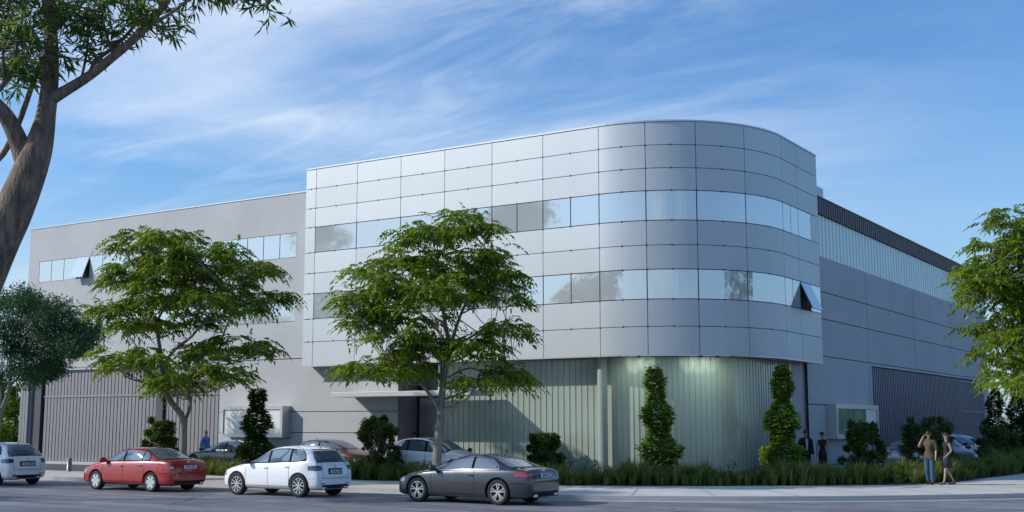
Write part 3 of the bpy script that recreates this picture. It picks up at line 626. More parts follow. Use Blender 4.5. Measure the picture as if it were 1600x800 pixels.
def make_car(kind,pt,label,loc,heading,rim,group,text=None,chrome=False,tail='tail_red'):
    S=SPEC[kind]; me,bvh=BODY[kind]; st=S['st']
    root=empty({'suv':'parked_suv','sedan':'parked_sedan','coupe':'parked_coupe'}[kind],loc,heading)
    tag(root,label,'car',group)
    if kind=='suv': root.scale=(.94,.94,.94)
    b=me.copy(); bo=linkmesh(b,'body',[pt,M['black']],root)
    belt=lambda x:interp(st,x,2); top=lambda x:interp(st,x,3); bot=lambda x:interp(st,x,1)
    lo=lambda x:belt(x)+.035; hi=lambda x:belt(x)+.035+max(0,(top(x)-belt(x))*.80-.035)
    if kind=='suv':
        panes=[(.95,.05),(-.05,-.88),(-.97,-1.54)]; X0,X1=1.0,-1.60; seams=[1.0,.0,-.93]; hs=[(-.62,'l')]; 
    elif kind=='sedan': panes=[(.88,.05),(-.05,-.84),(-.89,-1.18)]; X0,X1=.94,-1.24; seams=[1.02,.0,-1.02]
    else: panes=[(.80,-.40),(-.49,-1.22)]; X0,X1=.86,-1.30; seams=[.95,-.52]
    def taper(fn_lo,fn_hi,x1):
        """round the rear end of the side glass"""
        def h2(x):
            d=(x-x1); f=min(1,max(0,d/.22)) if kind!='coupe' else min(1,max(0,d/.34)); return fn_lo(x)+(fn_hi(x)-fn_lo(x))*(f**.6)
        return h2
    hiT=taper(lo,hi,X1)
    for s in (-1,1):
        D=(0,-s,0)
        tr=MB(); patch(bvh,[[(p[0],0,p[2]) for p in row] for row in side_grid(lambda x:lo(x)-.022,lambda x:hiT(x)+.022,X0,X1,40,6,s)],D,.003,tr)
        if chrome:
            tr.build('window_trim',M['chrome'],bo,True)
            t2=MB(); patch(bvh,side_grid(lambda x:lo(x)+.004,lambda x:max(lo(x)+.004,hiT(x)-.004),X0-.05,X1+.04,40,6,s),D,.006,t2); t2.build('pillar_trim',M['pillar'],bo,True)
        else: tr.build('window_trim',M['pillar'],bo,True)
        for (a,c_) in panes:
            g_=MB(); patch(bvh,side_grid(lambda x:lo(x)+.008,lambda x:max(lo(x)+.008,hiT(x)-.012),a,c_,14,5,s),D,.010,g_)
            if g_.f: g_.build('side_window',M['carglass'],root,True)
        sm=MB(); zl=bot(0)+.13
        for x in seams: 
            dx=.0
            patch(bvh,[[(x+e,0,zl+(lo(x)-zl-.02)*j/8) for j in range(9)] for e in (-.006,.006)],D,.003,sm)
        patch(bvh,[[(x,0,zl+e) for e in (-.006,.006)] for x in np.linspace(seams[0],seams[-1],12)],D,.003,sm)
        fx=2.12 if kind!='sedan' else 2.05
        # bonnet edge line and bumper seam
        patch(bvh,[[(x,0,belt(x)-.02+e) for e in (-.005,.005)] for x in np.linspace(1.15,1.9,8)],D,.003,sm)
        rx=S['ax'][1]-S['wr']-.07
        patch(bvh,[[(x,0,.60+e) for e in (-.005,.005)] for x in np.linspace(rx,-2.0 if kind=='suv' else -2.18,6)],D,.003,sm)
        sm.build('panel_gap',M['seam'],bo)
        # sill line
        sl=MB(); patch(bvh,[[(x,0,bot(0)+e) for e in (.03,.085)] for x in np.linspace(S['ax'][0]-S['wr']-.1,S['ax'][1]+S['wr']+.1,10)],D,.004,sl); sl.build('sill',M['black'] if kind!='coupe' else pt,bo,True)
        # handles
        for x in ([-.40] if kind=='coupe' else [.12-.02,-.82]):
            zz_=belt(x)-.13
            h=bvh.ray_cast(Vector((x,s*4,zz_)),Vector((0,-s,0)))[0]
            if h:
                hb=MB(); hb.tube([(x-.10,h.y-s*.005,zz_),(x-.08,h.y+s*.03,zz_),(x+.08,h.y+s*.03,zz_+.005),(x+.10,h.y-s*.005,zz_+.005)],.014,6); hb.build('door_handle',pt if kind!='sedan' else pt,root,True)
        # mirror
        xm=seams[0]-.12; zm=belt(xm)+.09; hw=interp(st,xm,4)*.90
        mm=MB(); mm.lathe([(0,-.13),(.06,-.12),(.085,-.05),(.085,.05),(.06,.12),(0,.13)],12,axis='y',c=(0,0,0)); mm.v=[(v[0]*.75+xm,v[1]+s*(hw+.16),v[2]+zm) for v in mm.v]
        mm.tube([(xm-.02,s*(hw-.03),zm-.06),(xm,s*(hw+.08),zm-.02)],.025,6)
        mm.build('wing_mirror',M['black'] if kind=='suv' else pt,root,True)
        # tail lamp wrapped round the corner
        zc={'suv':.93,'sedan':.80,'coupe':.83}[kind]; hh={'suv':.085,'sedan':.075,'coupe':.065}[kind]
        d=Vector((1,-s*.62,0)).normalized(); nrm=Vector((-d.y,d.x,0)); 
        c0=Vector((-1.97 if kind=='suv' else -2.15,s*.80,0)); aw=.21 if kind!='coupe' else .24
        if s<0: rng=np.linspace(-aw,aw,13)
        else: rng=np.linspace(-aw,aw,13)
        lm=MB(); patch(bvh,[[c0+nrm*t+Vector((0,0,zc+hh*u*(1-.25*abs(t)/aw))) for u in np.linspace(-1,1,6)] for t in rng],d,.008,lm); lm.build('tail_lamp',M[tail],root,True)
        if kind!='suv':
            l2=MB(); patch(bvh,[[c0+nrm*t+Vector((0,0,zc-hh*.15+hh*.35*u)) for u in np.linspace(-1,1,4)] for t in (rng[2:6] if s>0 else rng[7:11])],d,.012,l2); l2.build('lens',M['tail_clear'] if kind=='sedan' else M['amber'],root.children[-1] if False else lm_obj(root),True)
        # head lamp
        zc2={'suv':.70,'sedan':.62,'coupe':.62}[kind]; d=Vector((-1,-s*.7,0)).normalized(); nrm=Vector((-d.y,d.x,0)); c0=Vector((2.12,s*.72,0))
        lm=MB(); patch(bvh,[[c0+nrm*t+Vector((0,0,zc2+.06*u)) for u in np.linspace(-1,1,5)] for t in np.linspace(-.22,.22,11)],d,.008,lm); lm.build('head_lamp',M['headlamp'],root,True)
        for ax in S['ax']: add_wheel(root,kind,ax,s*(interp(st,ax,4)-S['ww']/2-.015),s,S['wr'],S['ww'],rim)
    # rear glass and windscreen, cast along x
    def screen(x_dir,y_w,z0,z1,tw,off=.006):
        g_=MB(); G=[]
        for i in range(15):
            a=-1+2*i/14; col_=[]
            for j in range(7):
                t=j/6; z=z0+(z1-z0)*t; yw=y_w*(1-t)+tw*t; col_.append((0,a*yw,z-.015*a*a*(1 if t<.5 else 1)))
            G.append(col_)
        patch(bvh,G,(x_dir,0,0),off,g_); return g_
    rz={'suv':(1.13,1.455,.72,.62),'sedan':(1.06,1.38,.66,.53),'coupe':(1.03,1.33,.72,.56)}[kind]
    fz={'suv':(1.14,1.56,.74,.60),'sedan':(1.06,1.38,.70,.55),'coupe':(1.0,1.32,.74,.58)}[kind]
    o_=screen(1,rz[2]+.02,rz[0]-.02,rz[1]+.012,rz[3]+.02,.004).build('screen_trim',M['black'],bo,True)
    rg=screen(1,rz[2],rz[0],rz[1],rz[3],.010).build('rear_window',M['carglass'],root,True)
    screen(-1,fz[2],fz[0],fz[1],fz[3],.010).build('windscreen',M['carglass'],root,True)
    # boot lid seams
    sm=MB(); zl={'suv':.60,'sedan':.60,'coupe':.62}[kind]; zt=rz[0]-.03; yw={'suv':.60,'sedan':.62,'coupe':.60}[kind]
    patch(bvh,[[(0,y,zl+e) for e in (-.007,.007)] for y in np.linspace(-yw,yw,14)],(1,0,0),.004,sm)
    for s in (-1,1): patch(bvh,[[(0,s*yw+e,zl+(zt-zl)*j/8) for j in range(9)] for e in (-.006,.006)],(1,0,0),.004,sm)
    sm.build('panel_gap',M['seam'],bo)
    # dark lower bumper
    lb=MB(); zb0={'suv':.30,'sedan':.26,'coupe':.27}[kind]; patch(bvh,[[(0,y,zb0+e) for e in (-.02,.04,.10)] for y in np.linspace(-.62,.62,14)],(1,0,0),.005,lb); lb.build('diffuser',M['black'],bo,True)
    # reflectors and exhausts
    for s in (-1,1):
        if kind!='sedan' or s<0:
            ex=MB(); ex.lathe([(.030,-.02),(.045,-.02),(.045,.16),(.030,.16),(.030,.02)],14,axis='x',c=({'suv':-2.13,'coupe':-2.33,'sedan':-2.28}[kind],s*.52,zb0-.01)); ex.build('exhaust_pipe',M['chrome'],root,True)
        rf=MB(); patch(bvh,[[(0,s*(.50+.2*i/5),.44+e) for e in (-.014,.014)] for i in range(6)],(1,0,0),.008,rf); rf.build('reflector',M['tail_red'],root)
    # plate with its number
    pz={'suv':.82,'sedan':.80,'coupe':.80}[kind]
    h=bvh.ray_cast(Vector((-4,0,pz)),Vector((1,0,0)))[0]; px=h.x-.02
    rc=MB(); patch(bvh,[[(0,.34*a,pz+e) for e in np.linspace(-.09,.10,4)] for a in np.linspace(-1,1,9)],(1,0,0),.004,rc); rc.build('plate_recess',pt if kind=='coupe' else M['black'] if kind=='suv' else pt,bo,True)
    pm=MB(); pm.box(px-.012,px,-.26,.26,pz-.056,pz+.056); po=pm.build('number_plate',M['plate'],root)
    if text:
        cu=bpy.data.curves.new('t','FONT'); cu.body=text; cu.size=.115; cu.align_x='CENTER'; cu.align_y='CENTER'; cu.extrude=.001; cu.offset=.002
        to=bpy.data.objects.new('t',cu); col.objects.link(to); dg=bpy.context.evaluated_depsgraph_get(); dg.update(); tm=bpy.data.meshes.new_from_object(to.evaluated_get(dg)); bpy.data.objects.remove(to)
        tm.materials.clear(); to=linkmesh(tm,'plate_number',M['ink'],po); to.matrix_local=Matrix.Translation((px-.015,0,pz))@Matrix(((0,0,-1,0),(-1,0,0,0),(0,1,0,0),(0,0,0,1)))
    # badge
    bz=pz+.155 if kind!='coupe' else pz+.125
    h=bvh.ray_cast(Vector((-4,0,bz)),Vector((1,0,0)))
    if h[0]:
        bd=MB()
        if kind=='coupe':
            for k in range(4):
                cy_=(k-1.5)*.052; bd.tube([(h[0].x-.012,cy_+.034*math.cos(a),bz+.034*math.sin(a)) for a in np.linspace(0,2*math.pi,17)],.006,5,caps=False)
        else:
            bd.tube([(h[0].x-.012,.058*math.cos(a),bz+.045*math.sin(a)) for a in np.linspace(0,2*math.pi,17)],.007,5,caps=False)
            if kind=='sedan':
                bd.box(h[0].x-.016,h[0].x-.006,-.028,-.018,bz-.03,bz+.03); bd.box(h[0].x-.016,h[0].x-.006,.018,.028,bz-.03,bz+.03); bd.box(h[0].x-.015,h[0].x-.007,-.018,.018,bz-.006,bz+.006)
            else:
                bd.tube([(h[0].x-.012,-.045,bz+.01),(h[0].x-.012,0,bz-.02),(h[0].x-.012,.045,bz+.01)],.006,5)
        bd.build('badge',M['chrome'],root,True)
    # antenna, wiper, lower grille
    xa={'suv':-1.45,'sedan':-.75,'coupe':-.95}[kind]; za_=bvh.ray_cast(Vector((xa,0,4)),Vector((0,0,-1)))[0].z
    an=MB(); an.tube([(xa+.05,0,za_-.01),(xa,0,za_+.03),(xa-.12,0,za_+(.17 if kind!='sedan' else .08))],[.02,.012,.004],6); an.build('antenna',M['black'],root,True)
    if kind=='suv':
        wp=MB(); pts=[]
        for t in np.linspace(0,1,6):
            h=bvh.ray_cast(Vector((-4,-.05+.42*t,1.16+.03*t)),Vector((1,0,0)))[0]; pts.append((h.x-.025,h.y,h.z))
        wp.tube(pts,.012,5); wp.build('wiper',M['black'],rg)
        sp=MB(); patch(bvh,[[(0,.58*a,1.485+e) for e in (-.012,.012)] for a in np.linspace(-1,1,9)],(1,0,0),.03,sp); sp.build('spoiler_edge',M['black'],bo)
    gr=MB(); gz={'suv':.52,'sedan':.45,'coupe':.52}[kind]; patch(bvh,[[(0,.34*a,gz+e) for e in (-.10,0,.09)] for a in np.linspace(-1,1,7)],(-1,0,0),.008,gr); gr.build('grille',M['black'],root,True)
    return root
def lm_obj(root):
    return [c for c in root.children_recursive if c.name.startswith('tail_lamp')][-1] if False else LAST_LAMP[0]
LAST_LAMP=[None]
_mbb=MB.build
def _b(s,name,mats,parent=None,smooth=False,bevel=0):
    o=_mbb(s,name,mats,parent,smooth,bevel)
    if name=='tail_lamp': LAST_LAMP[0]=o
    return o
MB.build=_b
GS='cars parked along the kerb'; GL='cars in the parking lot behind the planting'
H=math.pi                                            # heading: front towards -X
# street cars: (wheel mid computed from the two near wheels)
def street(kind,pt,label,x_mid_axles,ynear,rim,text,**k):
    S=SPEC[kind]; mid=(S['ax'][0]+S['ax'][1])/2
    return make_car(kind,M[pt],label,(x_mid_axles+mid,ynear+S['w']*(.94 if kind=='suv' else 1)-.02,0),H+k.pop('rot',0),rim,GS,text,**k)
street('coupe','p_grey','dark grey two-door coupe with chrome window line parked in front of the tree',-19.70,27.80,'twin','8344 LK',chrome=True)
street('suv','p_white','white five-door SUV parked behind the red saloon, between it and the grey coupe',-26.58,27.45,'ten','5 BC2 M',tail='tail_smoke')
street('sedan','p_red','bright red four-door saloon at the kerb left of the white SUV',-32.72,27.05,'cover','8172 BE')
street('suv','p_white','white SUV cut off by the left edge of the picture, only its tail showing',-40.55,26.75,'ten','TT 3D8',tail='tail_smoke')
make_car('coupe',M['p_blue'],'dark blue coupe in the lot beside the man in the blue shirt',(-38.6,37.75,.154),H,'twin',GL,None,chrome=True)
make_car('sedan',M['p_maroon'],'dark red saloon in the lot half hidden by a round bush near the entrance',(-33.0,37.75,.154),0,'cover',GL,None)
make_car('suv',M['p_white'],'white hatchback-shaped SUV in the lot facing right beside the entrance',(-27.6,37.75,.154),0,'ten',GL,None)
make_car('coupe',M['p_silver'],'silver grey car in the lot seen from behind by the slatted gate',(-13.35,51.5,.154),R(100),'twin',GL,'8345 VWD')
make_car('sedan',M['p_maroon'],'red saloon behind the walking woman at the end of the lot',(-13.75,58,.154),R(-50),'cover',GL,None)
make_car('suv',M['p_white'],'white car roof showing above the red saloon at the far end of the lot',(-14.2,64.5,.154),R(-20),'ten',GL,None)
# bollard
bo_=MB(); bo_.lathe([(.13,0),(.13,.02),(.105,.03),(.105,.52),(.09,.56),(0,.575)],20,axis='z'); b_=bo_.build('bollard',mat('bollard_steel',(.2,.2,.21),.4,.6),None,True); b_.location=(-44.9,34.25,.154)
tag(b_,'short grey steel bollard before the left garage doors','bollard')
# ------------------------------------------------------------------ vegetation
rng=np.random.default_rng(7)
def at(px,py,d):
    """world point seen at photo pixel (px,py) at horizontal distance d along the view"""
    cp,sp=math.cos(PITCH),math.sin(PITCH); cy_,sy=math.cos(YAW),math.sin(YAW)
    a=(px-800)/1877; b=(400-py)/1877
    fwd=cp-sp*b; up=sp+cp*b
    s=d/fwd
    return np.array([s*(a*cy_-fwd*sy), s*(a*sy+fwd*cy_), 2.2+s*up])
def unit(v): return v/np.maximum(np.linalg.norm(v,axis=-1,keepdims=True),1e-9)
def leaves(C,D,N_,L,W,fold=.0):
    """kite shaped leaves: centres C, directions D, normals N_"""
    C=np.asarray(C,float); D=unit(np.asarray(D,float)); S=unit(np.cross(D,np.asarray(N_,float)))
    L=np.broadcast_to(np.asarray(L,float),(len(C),))[:,None]; W=np.broadcast_to(np.asarray(W,float),(len(C),))[:,None]
    up=np.cross(S,D)
    a=C; b=C+D*L*.42+S*W*.5+up*L*.04; c=C+D*L-up*L*.08; d=C+D*L*.42-S*W*.5+up*L*.04
    return np.stack([a,b,c,d],1)
def fronds(P,D,L,n=7,ll=.26,lw=.06,droop=.5,r=rng):
    """pinnate leaves: stalk start P, horizontal-ish direction D"""
    P=np.asarray(P,float); D=unit(np.asarray(D,float)); out=[]; Z=np.array([0,0,1.])
    L=np.broadcast_to(np.asarray(L,float),(len(P),))[:,None]
    for k in range(n):
        t=.12+.88*k/(n-1)
        q=P+D*L*t+Z*L*(.38*t-droop*t*t)
        tang=unit(D+Z*(.38-2*droop*t))
        side=unit(np.cross(D,Z))
        sc=math.sin(math.pi*(.18+.75*t))
        for s in (-1,1):
            dd=unit(side*s*.85+tang*.62+Z*(-.42)+r.normal(0,.15,P.shape))
            out.append(leaves(q,dd,Z+r.normal(0,.35,P.shape),ll*sc*(1+r.normal(0,.1,len(P))),lw))
        if k==n-1: out.append(leaves(q,tang,Z+r.normal(0,.3,P.shape),ll*.9,lw))
    return np.concatenate(out)
def curve(p0,p1,bend=0.12,n=5,r=rng,up=.25):
    p0,p1=np.array(p0,float),np.array(p1,float); d=np.linalg.norm(p1-p0); m=(p0+p1)/2+r.normal(0,bend*d,3)*np.array([1,1,.5])+np.array([0,0,-up*d*.3])
    return [tuple((1-t)**2*p0+2*t*(1-t)*m+t*t*p1) for t in np.linspace(0,1,n+1)]
def local(V,o): return np.asarray(V)-np.array(o)
def locust(base,limbs,pads,label,name='street_tree',padr=.55,seed=3,nf=24,group='young trees with feathery leaves beside the pavement',trunk_r=.17,fl=.72):
    r=np.random.default_rng(seed); base=np.array(base,float)
    root=empty(name,base); tag(root,label,'tree',group)
    wood=MB(); nodes_=[]
    for pts,r0,r1 in limbs:
        pts=catmull3([np.array(p) for p in pts],5); n=len(pts); rad=[r0+(r1-r0)*(i/(n-1)) for i in range(n)]
        if r0>=trunk_r: rad[0]*=1.35; rad[1]*=1.1
        wood.tube([tuple(p-base) for p in pts],rad,10)
        for i in range(n//4,n): nodes_.append((pts[i],rad[i]))
    NP_=np.array([q[0] for q in nodes_]); tw=MB(); V=[]
    for p in pads:
        p=np.array(p,float); dd=np.linalg.norm((NP_-p)*np.array([1,1,1]),axis=1)+np.where(NP_[:,2]>p[2]-.2,1.2,0)+r.uniform(0,.5,len(NP_))
        i=int(np.argmin(dd)); q=NP_[i]; rr=min(nodes_[i][1]*.6,.055)
        c=curve(q,p-np.array([0,0,.12]),.10,6,r); tw.tube([tuple(np.array(x)-base) for x in c],list(np.linspace(rr,.014,7)),6)
        nsub=4
        for k in range(nsub):
            a=r.uniform(0,2*math.pi); e=p+np.array([math.cos(a)*padr*.75,math.sin(a)*padr*.75,r.uniform(-.12,.22)])
            tw.tube([tuple(np.array(x)-base) for x in curve(c[4],e,.08,4,r)],[.014,.012,.01,.008,.005],4)
            m=max(2,nf//nsub); A=r.uniform(0,2*math.pi,m); 
            Pp=e+np.stack([r.normal(0,padr*.22,m),r.normal(0,padr*.22,m),r.normal(0,.07,m)],1)
            out=unit((Pp-p)*np.array([1,1,0])+1e-3); D=unit(out*.9+np.stack([np.cos(A),np.sin(A),r.uniform(-.1,.35,m)],1)*.9)
            V.append(fronds(Pp,D,fl*r.uniform(.7,1.15,m),7,.26,.078,r.uniform(.55,.95),r))
    wood.add(tw.v,tw.f)
    wood.build('trunk',M['bark'],root,True)
    arrmesh('crown',np.concatenate(V)-base,4,M['leaf_locust'],root)
    return root
def catmull3(P,n):
    P=[P[0]]+list(P)+[P[-1]]; out=[]
    for i in range(1,len(P)-2):
        p0,p1,p2,p3=P[i-1:i+3]
        for k in range(n):
            t=k/n; out.append(.5*((2*p1)+(-p0+p2)*t+(2*p0-5*p1+4*p2-p3)*t*t+(-p0+3*p1-3*p2+p3)*t**3))
    out.append(P[-1]); return out
def padset(px,d,spread,seed,extra=0,sx=.88):
    r=np.random.default_rng(seed); out=[]
    cx_=np.mean([p[0] for p in px]); px=[(cx_+(x-cx_)*sx,y) for x,y in px]
    for (x,y) in px: out.append(at(x,y,d+r.uniform(-1,1)*spread*math.sqrt(max(.1,1-((x-cx_)/170)**2))))
    return out
# tree in front of the entrance
z2=lambda L:[(500+x/1.739,300+y/1.739) for x,y in L]
dB=41.0
padsB=z2([(390,75),(350,110),(450,90),(420,125),(240,115),(290,140),(180,185),(215,210),(110,225),(150,250),(330,180),(380,210),(440,170),(500,175),(520,230),(460,240),(260,260),(90,285),(60,300),(190,320),(140,330),(230,360),(320,290),(300,340),(400,270),(440,300),(500,260),(520,290),(525,375),(545,385),(250,400),(190,390),(290,420),(110,370),(80,350),(340,420),(450,410),(420,430),(70,485),(110,470),(150,490),(190,460),(230,480),(280,450),(250,440),(480,500),(520,505),(555,495),(430,515),(500,450),(270,200),(420,200),(200,270),(150,285),(350,240),(280,300),(480,200),(230,165),(310,100)])
b0=at(681,733,dB); b0[2]=.16
T=lambda L,d=dB:[at(x,y,d+o) for x,y,o in L]
limbsB=[([b0]+T([(684,700,0),(688,660,0),(690,625,0),(695,580,.1),(704,545,.2),(697,515,0),(690,470,-.3),(678,420,-.4),(700,380,0)]),.175,.03),
 (T([(690,645,0),(668,612,-.2),(655,598,-.4),(630,575,-.9),(600,560,-1.2)]),.07,.02),
 (T([(696,535,0),(675,505,.3),(640,480,.8),(600,470,1.3)]),.06,.02),
 (T([(702,548,0),(715,505,.4),(725,480,.8),(745,440,1.2),(770,420,1.3)]),.07,.02),
 (T([(704,545,0),(730,530,-.6),(760,515,-1),(800,512,-1.4)]),.05,.015),
 (T([(700,590,0),(735,575,.6),(775,590,1.1),(805,585,1.3)]),.04,.015),
 (T([(690,480,0),(665,430,1),(655,390,1.4)]),.05,.015),(T([(688,470,0),(640,440,-1.2),(590,430,-2)]),.05,.015)]
locust(b0,limbsB,padset(padsB,dB-.5,1.9,1)+padset([(x+6,y+4) for x,y in padsB[::2]],dB-.5,2.0,9),'feathery-leaved tree rising behind the grey coupe in front of the entrance',seed=4)
# tree behind the red saloon
z6=lambda L:[(x/2.667,340+y/2.667) for x,y in L]
dA=44.0
padsA=z6([(560,90),(500,125),(640,80),(690,100),(760,95),(620,130),(700,140),(830,150),(590,200),(520,210),(650,190),(740,190),(880,170),(940,150),(1010,150),(1050,205),(980,240),(900,230),(820,220),(480,265),(540,270),(610,270),(690,270),(770,290),(420,375),(470,400),(520,410),(590,350),(660,350),(740,360),(840,330),(930,320),(1020,290),(1100,215),(1150,330),(1090,330),(1040,380),(980,370),(560,460),(500,450),(630,440),(720,460),(800,430),(880,420),(1180,335),(450,575),(510,595),(560,570),(480,620),(610,610),(660,660),(700,700),(760,640),(800,580),(850,560),(930,550),(1000,520),(1080,540),(1150,560),(860,660),(930,640),(990,680),(800,700),(740,690),(640,220),(720,230),(700,330),(620,320),(780,250),(860,280)])
a0=at(286,750,dA); a0[2]=.155
TA=lambda L:[at(x,y,dA+o) for x,y,o in L]
limbsA=[([a0]+TA([(286,715,0),(287,680,0),(284,650,0),(262,620,0),(256,590,0),(252,560,.2),(246,520,0),(238,480,-.3),(245,430,0),(250,390,0)]),.15,.025),
 (TA([(286,665,0),(297,635,.2),(296,605,.3),(305,580,.4),(330,560,.7),(370,555,1)]),.07,.02),
 (TA([(254,570,0),(275,545,-.4),(300,525,-.8),(320,500,-1),(345,470,-1.2),(380,440,-1.3)]),.065,.018),
 (TA([(254,575,0),(228,560,.5),(205,530,.9),(185,510,1.2)]),.05,.015),
 (TA([(262,615,0),(230,600,-.6),(200,590,-1.2),(185,575,-1.4)]),.045,.015),
 (TA([(340,560,.7),(350,520,1.2),(365,490,1.4),(385,470,1.6)]),.04,.012),
 (TA([(246,500,0),(275,450,1),(300,410,1.6)]),.05,.015),(TA([(246,500,0),(210,460,-1),(195,420,-1.6)]),.05,.015)]
locust(a0,limbsA,padset(padsA,dA,2.7,2)+padset([(x+5,y+5) for x,y in padsA[::3]],dA,2.9,12),'feathery-leaved tree rising behind the bright red saloon',seed=5,trunk_r=.15)
# tree at the right edge
dC=40.0
padsC=[(x_+14,y_) for x_,y_ in [(1560,345),(1590,335),(1600,365),(1530,380),(1560,390),(1540,410),(1520,430),(1575,420),(1605,410),(1545,450),(1510,455),(1580,460),(1610,450),(1530,480),(1560,495),(1590,490),(1620,480),(1520,515),(1550,525),(1580,530),(1610,525),(1540,550),(1565,565),(1595,565),(1555,590),(1590,598),(1620,600),(1640,380),(1640,440),(1650,500),(1650,560),(1670,400),(1680,470),(1690,530),(1500,430),(1590,395),(1570,440),(1600,500),(1635,345),(1660,330)]]
c0=at(1655,765,dC); c0[2]=.16
TC=lambda L:[at(x,y,dC+o) for x,y,o in L]
limbsC=[([c0]+TC([(1652,700,0),(1648,640,0),(1645,590,0),(1640,520,.2),(1632,450,0),(1625,390,0),(1620,350,0)]),.17,.03),
 (TC([(1645,600,0),(1615,560,.4),(1585,520,.9),(1560,480,1.1)]),.06,.018),(TC([(1640,530,0),(1600,490,-.7),(1570,440,-1.1),(1545,410,-1.2)]),.06,.018),
 (TC([(1645,610,0),(1680,560,.4),(1690,480,.4)]),.06,.018),(TC([(1635,480,0),(1610,430,.8),(1595,380,1)]),.05,.015),(TC([(1645,620,0),(1600,590,-.8),(1565,570,-1.2)]),.045,.015)]
locust(c0,limbsC,padset(padsC,dC,2.4,3)+padset([(x+7,y+8) for x,y in padsC],dC,2.4,8),'feathery-leaved tree leaning in at the right edge of the picture',seed=6,padr=.6)
# generic leaf clumps
def clump_leaves(centres,radii,n,L,W,r,flat=1.0,shell=.5):
    C=[];D=[];N_=[]
    for c,rad in zip(centres,radii):
        v=unit(r.normal(size=(n,3))); rr=(shell+(1-shell)*r.random((n,1))**.7)
        rad3=np.array(rad if hasattr(rad,'__len__') else (rad,rad,rad*flat))
        p=np.array(c)+v*rr*rad3*(1+r.normal(0,.12,(n,1)))
        C.append(p); D.append(unit(v*.7+r.normal(0,.6,(n,3))+np.array([0,0,-.15]))); N_.append(unit(v*.6+np.array([0,0,.7])+r.normal(0,.4,(n,3))))
    C=np.concatenate(C);D=np.concatenate(D);N_=np.concatenate(N_)
    return leaves(C,D,N_,L*r.uniform(.7,1.25,len(C)),W*r.uniform(.8,1.2,len(C)))
def bush(px,py_top,py_bot,wpx,d,label,seed,name='round_bush',mt='leaf_bush',group='round dark bushes in the planting bed',zb=.17,n=50):
    r=np.random.default_rng(seed); wpx*=.84; base=at(px,py_bot,d); base[2]=zb
    top=at(px,py_top,d)[2]; h=top-zb; rw=wpx/1877*d/2
    root=empty(name,base); tag(root,label,'bush',group)
    st=MB(); cs=[];rs=[]
    for k in range(n):
        t=r.random(); z=h*(.06+.86*t); prof=math.sin(math.pi*min(1,.22+.70*(1-t)))**.8*(1.0 if t<.6 else .9)
        a=r.uniform(0,2*math.pi); q=rw*prof*math.sqrt(r.random())*1.02
        c=np.array([math.cos(a)*q,math.sin(a)*q,z]); cs.append(c); rs.append(r.uniform(.14,.27)*max(.75,rw/1.0))
        st.tube([tuple(x) for x in curve((r.normal(0,.08),r.normal(0,.08),0),c,.1,4,r)],[.03,.022,.016,.01,.006],5)
    # a few stray shoots
    for k in range(18):
        a=r.uniform(0,2*math.pi); t=r.uniform(.25,1.0); c=np.array([math.cos(a)*rw*1.05*(1.15-t*.6),math.sin(a)*rw*1.05*(1.15-t*.6),h*t]); cs.append(c); rs.append(r.uniform(.07,.14))
        st.tube([tuple(x) for x in curve((0,0,.1),c,.1,4,r)],[.02,.015,.01,.008,.005],5)
    st.build('stems',M['bark'],root,True)
    arrmesh('foliage',clump_leaves(cs,rs,170,.125,.065,r,.8,.2),4,M[mt],root)
    return root
bush(249,655,712,60,45.5,'round dark bush behind the red saloon against the garage doors',11)
bush(590,653,722,76,46,'round dark bush between the maroon saloon and the white SUV in the lot',12)
bush(850,676,726,66,45.6,'low dark bush in front of the channel glass wall, right of the grey coupe',13)
bush(1349,656,726,76,45.5,'round green bush below the glazed display case on the right wall',14)
bush(1452,650,728,96,48.5,'wide dark bush behind the man on the phone',15)
bush(1556,668,722,90,60,'broad dark bush beside the far end of the building, right of the red saloon',16,group='round dark bushes in the planting bed')
def column(px,py_top,py_bot,wpx,d,label,seed,zb=.17,group='narrow columnar shrubs in the bed',mt='leaf_column',tiers=17):
    r=np.random.default_rng(seed); base=at(px,py_bot,d); base[2]=zb; h=at(px,py_top,d)[2]-zb; rw=wpx/1877*d/2
    root=empty('columnar_shrub',base); tag(root,label,'shrub',group)
    st=MB(); st.tube([(0,0,0),(.02,0,h*.5),(0,.03,h*.95)],[.05,.03,.01],7); V=[]
    lean=r.normal(0,.05)
    for k in range(tiers*3):
        t=(k+.5)/(tiers*3); z=h*(.03+.95*t)
        env=rw*(1.0-.72*t**1.6)*(.82+.28*math.sin(t*19+seed)+r.normal(0,.08))
        m=int(16+80*max(env/rw,.3)); A=r.uniform(0,2*math.pi,m); q=env*np.sqrt(r.uniform(.15,1,m))
        P=np.stack([np.cos(A)*q+lean*z,np.sin(A)*q,z+r.normal(0,h*.014,m)-.06*q],1)
        O=np.stack([np.cos(A),np.sin(A),r.uniform(-.35,.1,m)],1)
        # palmate leaf: three kites from one stalk
        for da in (-.7,0,.7):
            ca,sa=math.cos(da),math.sin(da); D=np.stack([O[:,0]*ca-O[:,1]*sa,O[:,0]*sa+O[:,1]*ca,O[:,2]],1)
            V.append(leaves(P,D,np.array([0,0,1.])+r.normal(0,.35,(m,3)),(.18 if da==0 else .14),.085))
    for k in range(10):
        t=r.uniform(.1,.9); a=r.uniform(0,6.28); st.tube([(0,0,h*t*.9),(math.cos(a)*rw*.5*(1-t*.6),math.sin(a)*rw*.5*(1-t*.6),h*t)],[.015,.006],5)
    st.build('stem',M['bark'],root,True); arrmesh('foliage',np.concatenate(V),4,M[mt],root)
column(398,606,722,60,45.2,'dark narrow columnar shrub between the blue coupe and the display case',21,mt='leaf_bush')
column(1035,570,730,64,43.4,'bright green columnar shrub at the middle of the channel glass wall',22)
column(1222,568,730,64,44.6,'bright green columnar shrub beside the couple in dark clothes',23)
